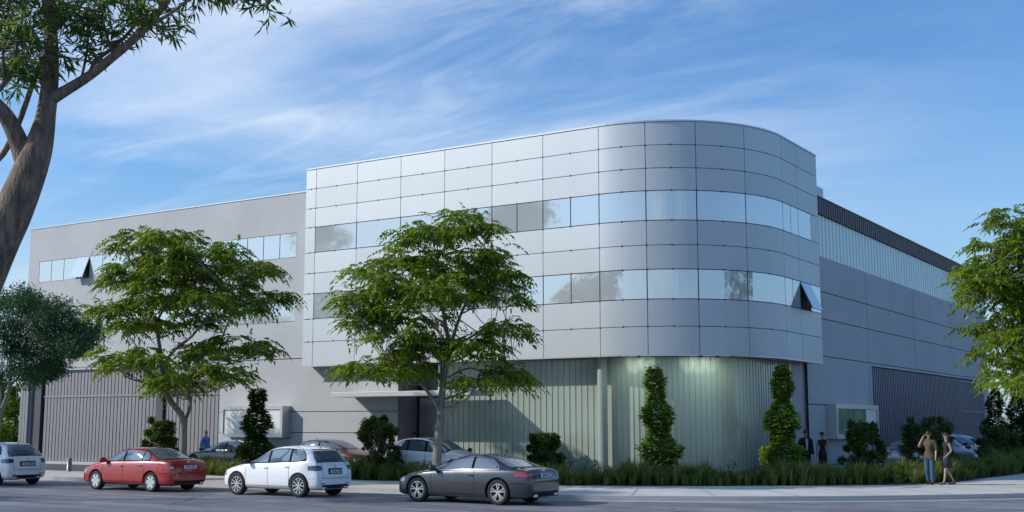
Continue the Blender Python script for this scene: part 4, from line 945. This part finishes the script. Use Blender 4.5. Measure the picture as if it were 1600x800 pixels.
column(1553,605,720,48,66,'dark columnar shrub beyond the far end of the building, the left of two',24,mt='leaf_bush')
column(1592,612,722,52,62,'dark columnar shrub at the right edge under the leaning tree',25,mt='leaf_bush')
column(1618,600,722,60,64,'dark columnar shrub just past the right edge behind the leaning tree',29,mt='leaf_bush')
column(18,600,742,42,68,'light green columnar shrub beyond the left corner of the building',26)
column(-14,590,742,50,66,'light green columnar shrub at the left edge behind the dense tree',27)
# dense small-leaved tree at the left
def dense_tree(base,limbs,cl,label,seed,mt,name='dense_tree',cr=.62,n=420,L=.12,W=.04,group=None):
    r=np.random.default_rng(seed); base=np.array(base,float); root=empty(name,base); tag(root,label,'tree',group)
    w_=MB(); nd=[]
    for pts,r0,r1 in limbs:
        pts=catmull3([np.array(p) for p in pts],4); rad=list(np.linspace(r0,r1,len(pts))); w_.tube([tuple(p-base) for p in pts],rad,8); nd+=pts[len(pts)//3:]
    nd=np.array(nd)
    for c in cl:
        i=int(np.argmin(np.linalg.norm(nd-c,axis=1)+r.uniform(0,.6,len(nd)))); w_.tube([tuple(np.array(x)-base) for x in curve(nd[i],c,.1,4,r)],[.04,.03,.02,.014,.007],5)
    w_.build('trunk',M['bark'],root,True)
    arrmesh('crown',clump_leaves([c-base for c in cl],[cr*r.uniform(.7,1.2) for _ in cl],n,L,W,r,.8,.15),4,M[mt],root)
dL=52.0
clL=[(10,470),(35,462),(60,475),(20,495),(50,495),(80,490),(100,485),(5,520),(35,520),(70,515),(95,510),(120,505),(133,512),(15,545),(50,545),(80,540),(105,540),(60,565),(25,570),(90,560),(115,530),(-20,480),(-30,520),(-20,560),(-50,500),(-50,550),(0,585),(-40,580),(75,580),(45,480),(88,575),(120,548),(136,530),(45,590)]
rL=np.random.default_rng(31); CL=[at(x,y,dL+rL.uniform(-2.3,2.3)) for x,y in clL]+[at(x+rL.uniform(-12,12),y+rL.uniform(-8,8),dL+rL.uniform(-2.3,2.3)) for x,y in clL]
l0=at(-12,765,dL); l0[2]=.15
TL=lambda L:[at(x,y,dL+o) for x,y,o in L]
dense_tree(l0,[([l0]+TL([(-8,700,0),(0,650,0),(14,610,0),(17,560,.1),(25,520,.2)]),0.17,.04),(TL([(-6,690,0),(-10,650,0),(2,620,-.3),(-5,570,-.4),(-30,520,-.5)]),.07,.02),(TL([(14,605,0),(40,580,.4),(75,560,.8),(100,530,1)]),.05,.015)],CL,'dense small-leaved dark tree at the left edge in front of the building corner',33,'leaf_olive',cr=.74,n=520,L=.15,W=.055)
# foreground tree at the top left
dF=11.0
TF=lambda L:[at(x,y,dF+o) for x,y,o in L]
f0=at(-230,1300,dF); f0[2]=.0
def hexr(p,r): return p
ftr=empty('foreground_tree',f0); tag(ftr,'large brown-barked tree with long narrow leaves leaning in at the upper left','tree')
w_=MB()
FL=[([f0]+TF([(-150,780,0),(-60,520,0),(-10,395,0),(25,320,0),(55,245,0),(68,200,0),(76,150,0),(80,100,0),(79,50,0),(75,0,0),(70,-60,.1),(80,-150,.2)]),[.26,.23,.205,.19,.18,.155,.12,.088,.078,.068,.062,.06,.055,.03]),
 (TF([(42,262,0),(34,235,0),(22,205,-.05),(8,180,-.1),(-20,150,-.2),(-70,100,-.4)]),[.10,.095,.082,.075,.065,.05]),
 (TF([(84,152,0),(105,140,-.02),(140,118,-.1),(175,90,-.15),(205,65,-.2),(235,35,-.2),(262,0,-.25),(290,-40,-.3)]),[.062,.052,.045,.042,.038,.034,.028,.02]),
 (TF([(142,116,-.1),(150,95,-.05),(180,72,0),(210,40,.1),(225,5,.2),(240,-40,.3)]),[.026,.022,.018,.015,.012,.008]),
 (TF([(225,45,-.2),(260,25,-.3),(300,-2,-.4),(350,-20,-.5),(400,-10,-.6)]),[.02,.016,.012,.009,.006]),
 (TF([(-20,262,.2),(5,240,.2),(28,195,.2),(48,140,.2),(66,90,.1)]),[.030,.030,.028,.025,.022]),
 (TF([(-40,175,-.3),(0,138,-.2),(18,110,-.2),(28,60,-.1),(40,10,0),(60,-40,0)]),[.03,.026,.022,.018,.014,.01]),
 (TF([(8,128,-.2),(5,90,-.3),(8,40,-.3),(0,0,-.3)]),[.016,.013,.01,.007]),
 (TF([(78,60,0),(100,30,.2),(130,5,.3),(170,-30,.4)]),[.024,.018,.012,.008]),
 (TF([(128,120,-.1),(135,85,.0),(140,40,.1),(150,0,.1)]),[.014,.012,.01,.006]),
 (TF([(178,88,-.1),(165,50,-.1),(160,20,-.1),(150,-20,0)]),[.014,.012,.01,.006]),
 (TF([(64,95,.1),(52,110,.1),(38,90,0),(30,40,0)]),[.014,.012,.01,.006])]
twF=[]
for pts,rad in FL:
    P=catmull3([np.array(p) for p in pts],4); rr=np.interp(np.linspace(0,1,len(P)),np.linspace(0,1,len(rad)),rad)
    w_.tube([tuple(p-f0) for p in P],list(rr),14 if rad[0]>.05 else 7)
    if rad[-1]<.05: twF.append(np.array(P[len(P)//3:]))
w_.build('trunk',M['bark_fg'],ftr,True)
# twigs with long narrow drooping leaves, grown from the thin limbs and from given anchor spots
rF=np.random.default_rng(40); VF=[]; tw=MB()
spots=[]
def spray(p,nd=10,ln=.35,down=.35):
    A=rF.uniform(0,2*math.pi); d=np.array([math.cos(A),math.sin(A),rF.uniform(-.5,.5)]); e=p+unit(d)*ln*rF.uniform(.6,1.2)
    c=[np.array(x) for x in curve(p,e,.12,5,rF,.0)]; tw.tube([tuple(x-f0) for x in c],[.006,.005,.004,.004,.003,.002],4)
    C=[];D=[]
    for k in range(nd):
        t=rF.uniform(.15,1); q=c[0]*(1-t)**2+2*t*(1-t)*c[2]+t*t*c[5]
        q=np.array([np.interp(t,np.linspace(0,1,6),[x[i] for x in c]) for i in range(3)])
        C.append(q); D.append(unit(unit(e-p)*.5+rF.normal(0,.55,3)+np.array([0,0,-down])))
    VF.append(leaves(C,D,rF.normal(0,1,(nd,3)),rF.uniform(.10,.17,nd),rF.uniform(.018,.028,nd)))
anch=[]
for x0,x1,y0,y1,n,o in ((-40,75,-60,95,150,.6),(75,150,-60,35,52,.5),(150,260,-60,8,55,.5),(255,420,-60,-12,80,.5),(20,75,60,120,16,.3),(95,120,70,90,5,.2),(118,150,30,100,12,.15),(150,215,20,75,20,.2),(215,260,10,45,20,.2),(390,425,-10,18,8,.2),(30,45,100,130,6,.15),(-30,30,95,130,16,.3),(235,250,40,60,4,.1),(305,325,-15,-2,6,.1),(345,365,-15,5,5,.1)):
    for _ in range(n): anch.append(at(rF.uniform(x0,x1),rF.uniform(y0,y1),dF+rF.uniform(-o,o)))
allp=np.concatenate(twF)
for p in anch:
    i=int(np.argmin(np.linalg.norm(allp-p,axis=1))); 
    if np.linalg.norm(allp[i]-p)>.12:
        tw.tube([tuple(np.array(x)-f0) for x in curve(allp[i],p,.08,5,rF,0)],[.008,.007,.006,.005,.005,.004],4)
    spray(p,11,.26)
tw.build('twigs',M['bark_fg'],ftr,True)
arrmesh('foliage',np.concatenate(VF)-f0,4,M['leaf_fg'],ftr)
# trees on the near side of the street, outside the frame: they give the windows their reflections and the pavement its shade
def shade_tree(x,y,h,w_,label,seed,lo=.33):
    r=np.random.default_rng(seed); b=np.array([x,y,0.]); cl=[]
    for k in range(int(46*(1-lo)/.67)):
        t=r.random(); a=r.uniform(0,6.28); q=w_*math.sin(math.pi*(.15+.75*t))*math.sqrt(r.random()); cl.append(b+np.array([math.cos(a)*q,math.sin(a)*q,h*(lo+(.98-lo)*t)]))
    dense_tree(b,[([b,b+np.array([.1,0,h*.3]),b+np.array([0,.2,h*.6]),b+np.array([0,0,h*.9])],.28,.05),([b+np.array([0,0,h*(lo-.03)]),b+np.array([w_*.4,.3,h*(lo+.17)]),b+np.array([w_*.7,0,h*(lo+.3)])],.1,.03),([b+np.array([0,0,h*(lo-.03)]),b+np.array([-w_*.4,-.3,h*(lo+.2)]),b+np.array([-w_*.6,0,h*.7])],.1,.03)],cl,label,seed+1,'leaf_bush','street_tree_opposite',1.25,260,.34,.15,'tall trees across the street')
shade_tree(-60,12.0,19,3.2,'tall dark tree across the street, reflected in the left tower windows',50)
shade_tree(-40,15.5,16.5,1.8,'tall tree across the street nearest the grey coupe, leafy only near its top',56,lo=.75)
shade_tree(-51,7.5,14,3.2,'tall dark tree across the street closest to the camera',58,lo=.5)
# ornamental grass
def grass_field(name,path,w0,w1,h,seed,dens,label_kind=True,blades=46,zb=.17,mt='grass'):
    r=np.random.default_rng(seed); P=np.array(path,float); seg=np.diff(P,axis=0); ln=np.linalg.norm(seg,axis=1); tot=ln.sum(); cum=np.concatenate([[0],np.cumsum(ln)])
    n=int(tot*(w1-w0)*dens); V=[]
    s=r.uniform(0,tot,n); k=np.clip(np.searchsorted(cum,s)-1,0,len(seg)-1); t=(s-cum[k])/ln[k]; c=P[k]+seg[k]*t[:,None]; T_=seg[k]/ln[k][:,None]; Nn=np.stack([-T_[:,1],T_[:,0]],1)
    c=c+Nn*r.uniform(w0,w1,n)[:,None]
    hh=h*r.uniform(.42,1.2,n)*(.85+.3*np.sin(s*1.7)*np.sin(s*.6+1))
    for b in range(blades):
        A=r.uniform(0,2*math.pi,n); lean=r.uniform(.08,.75,n); H_=hh*r.uniform(.55,1.1,n)
        d=np.stack([np.cos(A),np.sin(A)],1); base=np.concatenate([c+d*r.uniform(0,.10,n)[:,None],np.full((n,1),zb)],1)
        m=base+np.concatenate([d*(lean*H_*.38)[:,None],(H_*.62)[:,None]],1); tip=base+np.concatenate([d*(lean*H_*.95)[:,None],(H_*(1-.32*lean))[:,None]],1)
        S_=np.stack([-d[:,1],d[:,0],np.zeros(n)],1)*r.uniform(.007,.018,n)[:,None]
        V.append(np.stack([base-S_,base+S_,m+S_*1.1,m-S_*1.1],1)); V.append(np.stack([m-S_*1.1,m+S_*1.1,tip+S_*.2,tip-S_*.2],1))
    o=arrmesh(name,np.concatenate(V),4,M[mt]); tag(o,'tufted ornamental grass filling the planting bed','grass',kind='stuff'); return o
grass_field('ornamental_grass',BF,.08,1.65,.80,60,13,blades=42)
grass_field('meadow_grass',[(-9.6,57),(-9.2,66),(-8.9,90)],-1.2,2.5,1.0,61,7,blades=34)['label']='taller pale grass mounds at the right end of the bed'
# low leafy ground cover behind the grass
r=np.random.default_rng(70); P=np.array(BF); cs=[];rs=[]
seg=np.diff(P,axis=0); ln=np.linalg.norm(seg,axis=1); cum=np.concatenate([[0],np.cumsum(ln)])
for s in np.arange(6,cum[-1]-40,.42):
    k=min(int(np.searchsorted(cum,s))-1,len(seg)-1); t=(s-cum[k])/ln[k]; c=P[k]+seg[k]*t; T_=seg[k]/ln[k]; c=c+np.array([-T_[1],T_[0]])*r.uniform(1.2,1.65); cs.append((c[0],c[1],.17+r.uniform(.3,.62))); rs.append(r.uniform(.18,.30))
gc=arrmesh('leafy_ground_cover',clump_leaves(cs,rs,60,.10,.05,r,.8,.1),4,M['leaf_bush']); tag(gc,'low dark leafy plants along the back of the grass bed','ground cover',kind='stuff')
# distant woods closing the horizon
for nm,(xa,ya),(xb,yb),h,n,sd,lb in (('far_trees',(-180,120),(-70,175),9,70,80,'far row of dark trees beyond the left end of the building'),('far_trees',(-8,110),(60,150),5.5,60,81,'far low wood beyond the right end of the street')):
    r=np.random.default_rng(sd); cs=[];rs=[]
    for k in range(n):
        t=k/n; x=xa+(xb-xa)*t+r.normal(0,3); y=ya+(yb-ya)*t+r.normal(0,4); cs.append((x,y,h*r.uniform(.2,.8))); rs.append(h*r.uniform(.25,.42))
    o=arrmesh(nm,clump_leaves(cs,rs,260,.9,.5,r,.8,.3),4,M['leaf_bush']); tag(o,lb,'wood',kind='stuff')
# ------------------------------------------------------------------ people
M['skin']=mat('skin',(.42,.25,.18),.55); M['skin_dark']=mat('skin_tan',(.30,.17,.12),.55)
M['hair_dark']=mat('dark_hair',(.012,.010,.010),.5); M['hair_blond']=mat('blond_hair',(.42,.30,.16),.6)
M['c_brown']=mat('brown_shirt',(.10,.075,.05),.85,var=.15,vscale=12); M['c_jeans']=mat('blue_jeans',(.045,.085,.15),.85,var=.2,vscale=9); M['c_navy']=mat('navy_dress',(.012,.014,.032),.8,var=.2,vscale=10)
M['c_black']=mat('black_suit',(.010,.011,.015),.8,var=.2,vscale=8); M['c_shirt']=mat('pale_shirt',(.42,.50,.56),.8); M['c_blue']=mat('blue_shirt',(.12,.22,.50),.8,var=.1,vscale=9); M['c_dress']=mat('dark_plum_dress',(.018,.010,.016),.8,var=.2,vscale=10); M['shoe']=mat('dark_shoe',(.012,.012,.012),.4); M['heel']=mat('tan_shoe',(.16,.12,.09),.5)
def skinmesh(V,Ed,rad,root=0,sub=1):
    me=bpy.data.meshes.new('s'); me.from_pydata([tuple(v) for v in V],Ed,[]); o=bpy.data.objects.new('s',me); col.objects.link(o)
    o.modifiers.new('k','SKIN'); 
    for i,r_ in enumerate(rad):
        sv=me.skin_vertices[0].data[i]; sv.radius=(r_ if isinstance(r_,tuple) else (r_,r_)); sv.use_root=(i==root)
    u=o.modifiers.new('u','SUBSURF'); u.levels=sub; u.render_levels=sub
    dg=bpy.context.evaluated_depsgraph_get(); dg.update(); m=bpy.data.meshes.new_from_object(o.evaluated_get(dg)); bpy.data.objects.remove(o); m.materials.clear()
    m.polygons.foreach_set('use_smooth',[True]*len(m.polygons)); return m
def chainmesh(chains,sub=1):
    """several connected chains sharing named joints"""
    V=[];rad=[];E_=[];idx={}
    for ch in chains:
        prev=None
        for nm,p,r_ in ch:
            if nm not in idx: idx[nm]=len(V); V.append(p); rad.append(r_)
            if prev is not None and prev!=idx[nm]: E_.append((prev,idx[nm]))
            prev=idx[nm]
    return skinmesh(V,E_,rad,0,sub)
def person(label,loc,rz,J,skin,clothes,hair,h=1.75,group=None,female=False,phone=False,glasses=False):
    root=empty('person',loc,rz); tag(root,label,'person',group)
    k=h/1.75; root.scale=(k,k,k); f=.88 if female else 1
    def j(n): return J[n]
    hd=Vector(j('head')); nk=Vector(j('neck'))
    hands=[]
    ch=[[('pel',j('pel'),(.125*f,.085)),('waist',j('waist'),(.115*f*(.92 if female else 1),.08)),('chest',j('chest'),(.14*f,.095)),('nk0',j('neck'),.052*f),('jaw',hd+Vector((.0,0,-.075)),.058),('hd',hd,(.076,.088)),('crown',hd+Vector((-.01,0,.075)),(.060,.070))]]
    for s in ('l','r'):
        sy=1 if s=='l' else -1
        ch.append([('chest',0,0),('sh'+s,j('sh'+s),.056*f),('el'+s,j('el'+s),.041*f),('wr'+s,j('wr'+s),.027*f),('ha'+s,j('ha'+s),(.036*f,.020))])
        W=Vector(j('wr'+s)); Hn=Vector(j('ha'+s)); d=(Hn-W).normalized(); side=Vector((1,0,0)) if abs(d.x)<.8 else Vector((0,0,1)); side=(side-d*side.dot(d)).normalized(); palm=d.cross(side)
        for q,(o_,ln) in enumerate(((-.027,.062),(-.009,.075),(.009,.078),(.027,.068))):
            b=Hn+side*o_+d*.01; cu=palm*(-.012*sy)
            ch.append([('ha'+s,0,0),('f%s%d0'%(s,q),b+d*.015,.009),('f%s%d1'%(s,q),b+d*ln*.6+cu,.008),('f%s%d2'%(s,q),b+d*ln+cu*2.4,.0065)])
        b=Hn-d*.03+side*.03
        ch.append([('ha'+s,0,0),('t%s0'%s,b+side*.008,.010),('t%s1'%s,b+side*.022+d*.035+palm*(-.01*sy),.008)])
        ch.append([('pel',0,0),('hip'+s,j('hip'+s),.085*f),('kn'+s,j('kn'+s),.053*f),('ca'+s,(Vector(j('kn'+s))*.65+Vector(j('an'+s))*.35)+Vector((-.015,0,0)),.050*f),('an'+s,j('an'+s),.036*f),('to'+s,j('to'+s),(.036,.022))])
    bm_=chainmesh([[(n,(Vector(p) if p!=0 else 0),r_) for n,p,r_ in c] for c in ch],1)
    # face: nose, brow, ears as part of the same mesh
    mb=MB(); fx=Vector((1,0,0))
    base=[(tuple(v.co)) for v in bm_.vertices]; mb.add(base,[tuple(p.vertices) for p in bm_.polygons])
    nose=hd+Vector((.088,0,-.012)); mb.add([nose+Vector((-.012,0,.035)),nose+Vector((-.012,.014,-.012)),nose+Vector((-.012,-.014,-.012)),nose+Vector((.014,0,-.008))],[(0,1,3),(0,3,2),(1,2,3)])
    mb.tube([hd+Vector((.078,-.018,-.048)),hd+Vector((.083,0,-.050)),hd+Vector((.078,.018,-.048))],.005,5)
    for s in (-1,1): mb.tube([hd+Vector((0,s*.074,-.025)),hd+Vector((-.012,s*.084,0)),hd+Vector((0,s*.078,.022))],.010,6)
    body=mb.build('body',skin,root,True)
    ey=MB()
    for s in (-1,1): ey.lathe([(0,-.006),(.009,-.003),(.009,.003),(0,.006)],8,axis='x',c=tuple(hd+Vector((.078,s*.029,.012))))
    ey.build('eyes',M['hair_dark'],body)
    # clothes: the body surface of each region, pushed outwards
    bones={'torso':('pel','neck'),'al':('shl','ell'),'ar':('shr','elr'),'fl':('ell','wrl'),'fr':('elr','wrr'),'hl':('wrl','hal'),'hr':('wrr','har'),
      'tl':('hipl','knl'),'tr':('hipr','knr'),'sl':('knl','anl'),'sr':('knr','anr'),'kl':('anl','tol'),'kr':('anr','tor'),'pelv':('hipl','hipr'),'collar':('shl','shr'),'hd':('neck','head')}
    SG={k_:(Vector(j(a_)),Vector(j(b_))) for k_,(a_,b_) in bones.items()}
    def near(p):
        best=None
        for k_,(a_,b_) in SG.items():
            t=max(0,min(1,(p-a_).dot(b_-a_)/max((b_-a_).length_squared,1e-6))); d_=(p-(a_+(b_-a_)*t)).length*({'torso':.62,'pelv':.75}.get(k_,1))
            if best is None or d_<best[0]: best=(d_,k_)
        return best[1]
    cls=[near(p.center) for p in bm_.polygons]; cls=['torso_low' if (c_=='torso' and p.center.z<.99) else c_ for p,c_ in zip(bm_.polygons,cls)]
    for nm,mt,parts_,th,extra in clothes:
        fs=[p for p,c_ in zip(bm_.polygons,cls) if c_ in parts_ and (c_!='torso' or extra.get('z0',0)<p.center.z<extra.get('z1',9)) ]
        m_=MB(); mp_={}
        for p in fs:
            q=[]
            for vi in p.vertices:
                if vi not in mp_:
                    v=bm_.vertices[vi]; f_=th*(1.6 if v.co.z<.5 else 1); mp_[vi]=len(m_.v); m_.v.append(tuple(v.co+v.normal*f_))
                q.append(mp_[vi])
            m_.f.append(tuple(q)); m_.m.append(0)
        if 'hem' in extra:
            hz_=extra['hem']; w0,w1=extra['w']; cx_=extra.get('cx',0); rings=[(1.06,w0*.92,.095,0),(.98,w0*1.12,.122,0),(.88,w0*1.22,.135,cx_*.4),((hz_+.88)/2,(w0*1.2+w1)/2,.14+abs(cx_),cx_*.8),(hz_,w1,.145+abs(cx_)*1.6,cx_)]
            vs=[];n_=20
            for z_,a_,b_,c_ in rings:
                for k_ in range(n_):
                    t=2*math.pi*k_/n_; vs.append((c_+b_*math.cos(t),a_*math.sin(t)*(1+.03*math.sin(5*t)*(1.1-z_)),z_))
            m_.add(vs,[(i*n_+k_,i*n_+(k_+1)%n_,(i+1)*n_+(k_+1)%n_,(i+1)*n_+k_) for i in range(len(rings)-1) for k_ in range(n_)])
        co_=m_.build(nm,mt,root,True); so=co_.modifiers.new('t','SOLIDIFY'); so.thickness=.008; so.offset=0
    hb=MB(); n=14
    hm=MB(); prof=[]
    for i in range(8):
        a=math.pi/2*(1-i/7*1.25); prof.append((max(.001,math.cos(a))*.092 if a>0 else .092,math.sin(a)*.098))
    hm.lathe(prof,16,axis='z'); ct=hd+Vector((-.016,0,.028)); hm.v=[(v[0]*1.03+ct.x,v[1]*.93+ct.y,v[2]+ct.z+(.02 if v[0]>.02 and v[2]<.0 else 0)) for v in hm.v]
    if hair[1]=='long': hm.tube([hd+Vector((-.05,0,.05)),hd+Vector((-.095,0,-.02)),hd+Vector((-.10,0,-.12)),hd+Vector((-.09,0,-.22))],[.05,.06,.045,.02],10)
    if hair[1]=='bun': hm.tube([hd+Vector((-.05,0,.06)),hd+Vector((-.10,0,.07)),hd+Vector((-.13,0,.05))],[.04,.042,.02],10)
    hm.build('hair',hair[0],root,True)
    if glasses:
        g_=MB()
        g_.tube([hd+Vector((0,-.078,.014)),hd+Vector((.088,-.062,.014)),hd+Vector((.094,0,.016)),hd+Vector((.088,.062,.014)),hd+Vector((0,.078,.014))],.006,5)
        for s in (-1,1): g_.lathe([(0,0),(.022,.0),(.022,.004),(0,.004)],12,axis='x',c=tuple(hd+Vector((.088,s*.032,.008))))
        g_.build('glasses',M['shoe'],root)
    return root
def pose(stride=0,arm=.12,female=False):
    w_=.88 if female else 1
    J=dict(pel=(0,0,.95),waist=(0,0,1.10),chest=(0,0,1.33),neck=(.0,0,1.50),head=(.015,0,1.645),
      shl=(0,.185*w_,1.41),ell=(-.02-arm*.1,.225*w_,1.13),wrl=(.03+arm*.5,.235*w_,.89),hal=(.04+arm*.6,.235*w_,.82),
      shr=(0,-.185*w_,1.41),elr=(-.04,-.225*w_,1.13),wrr=(-.03-arm*.4,-.235*w_,.89),har=(-.03-arm*.45,-.235*w_,.82),
      hipl=(0,.085,.90),knl=(stride*.42+.02,.09,.50),anl=(stride*.85-.03,.09,.085),tol=(stride*.85+.13,.10,.03),
      hipr=(0,-.085,.90),knr=(-stride*.15+.03,-.09,.50),anr=(-stride*.85-.03,-.09,.085+stride*.10),tor=(-stride*.85+.12,-.10,.03))
    return J
TR_=('pelv','tl','tr','sl','sr','torso_low'); SH_=('torso','collar','al','ar','pelv','torso_low'); SL_=('torso','collar','al','ar','fl','fr','pelv','torso_low'); DR_=('torso','collar','pelv','torso_low')
def shoes(J,mt,root,heel=False):
    for s in ('l','r'):
        an=Vector(J['an'+s]); to=Vector(J['to'+s]); m=MB(); m.tube([Vector((an.x-.05,an.y,.05)),Vector((an.x+.02,an.y,.058)),Vector(((an.x+to.x)/2+.02,to.y,.045)),Vector((to.x+.02,to.y,.032)),Vector((to.x+.06,to.y,.025))],[.034,.044,.043,.038,.020],10)
        m.v=[(v[0],v[1],max(v[2],.004)) for v in m.v]
        m.build('shoe',mt,root,True)
GP='pedestrians around the building'
FACE_CAM=YAW-math.pi/2                               # local +x turned towards the camera
# man on the phone
J=pose(.10); J.update(elr=(.10,-.30,1.24),wrr=(.13,-.17,1.50),har=(.10,-.115,1.58),shr=(.01,-.19,1.42)); J['head']=(.015,0,1.645)
m1=person('man in brown shirt and blue jeans with a phone at his ear',(-10.45,42.6,.15),FACE_CAM-R(35),J,M['skin'],[('trousers',M['c_jeans'],TR_,.020,{}),('shirt',M['c_brown'],SH_,.026,{'z0':.93,'z1':1.50})],(M['hair_dark'],'short'),1.80,GP,glasses=True); shoes(J,M['shoe'],m1)
ph=MB(); ph.box(-.012,.012,-.006,.006,-.065,.065); po=ph.build('mobile_phone',M['shoe'],None,bevel=.004); po.location=m1.matrix_basis@Vector((.075,-.10,1.615)); po.rotation_euler=(R(8),R(20),m1.rotation_euler[2]); tag(po,'dark mobile phone held to the ear of the man in the brown shirt','phone')
# woman in navy dress walking left
J=pose(.27,.2,True); J.update(ell=(-.06,.21,1.15),wrl=(.12,.20,.98),hal=(.17,.18,.93))
w1=person('long-haired woman in short navy dress walking behind the man with the phone',(-9.9,42.75,.15),YAW+math.pi+R(8),J,M['skin'],[('dress',M['c_navy'],DR_,.016,{'z0':.95,'z1':1.44,'hem':.58,'w':(.13,.165),'cx':.03})],(M['hair_dark'],'long'),1.74,GP,True); shoes(J,M['heel'],w1)
# couple by the wall
J=pose(.12)
m2=person('man in black suit and pale open shirt beside the bright columnar shrub',at(1260,728,46.2).tolist()[:2]+[.154],FACE_CAM+R(6),J,M['skin'],[('trousers',M['c_black'],TR_,.022,{}),('jacket',M['c_black'],SL_,.034,{'z0':.86,'z1':1.48})],(M['hair_dark'],'short'),1.80,GP); shoes(J,M['shoe'],m2)
sf=MB(); 
pts=[(.132,1.45,.02),(.140,1.38,.045),(.148,1.30,.045),(.150,1.20,.038),(.146,1.08,.030),(.142,1.0,.022)]
sf.strip([(x,-w_,z) for x,z,w_ in pts],[(x,w_,z) for x,z,w_ in pts]); sf.strip([(x-.03,-w_,z) for x,z,w_ in pts],[(x-.03,w_,z) for x,z,w_ in pts])
sf.strip([(x,-w_,z) for x,z,w_ in pts],[(x-.03,-w_,z) for x,z,w_ in pts]); sf.strip([(x,w_,z) for x,z,w_ in pts],[(x-.03,w_,z) for x,z,w_ in pts]); sf.build('shirt_front',M['c_shirt'],m2,True)
J=pose(.08,.1,True)
w2=person('woman in dark knee-length dress beside the man in the black suit',at(1286,728,46.4).tolist()[:2]+[.154],FACE_CAM-R(5),J,M['skin'],[('dress',M['c_dress'],DR_,.016,{'z0':.95,'z1':1.44,'hem':.50,'w':(.13,.16)})],(M['hair_dark'],'bun'),1.73,GP,True); shoes(J,M['heel'],w2)
# man in blue shirt behind the blue car
J=pose(.05)
m3=person('fair-haired man in light blue shirt behind the dark blue coupe',at(321,700,54.0).tolist()[:2]+[.154],FACE_CAM+R(65),J,M['skin'],[('trousers',M['c_black'],TR_,.018,{}),('shirt',M['c_blue'],SL_,.026,{'z0':.93,'z1':1.50})],(M['hair_blond'],'short'),1.76,GP); shoes(J,M['shoe'],m3)
# person at the door
J=pose(.05)
m4=person('dark-clothed person at the entrance door, mostly hidden by the white SUV in the lot',(-30.85,40.5,.12),FACE_CAM+R(120),J,M['skin_dark'],[('trousers',M['c_black'],TR_,.018,{}),('jacket',M['c_black'],SL_,.030,{'z0':.86,'z1':1.48})],(M['hair_dark'],'short'),1.74,GP); shoes(J,M['shoe'],m4)
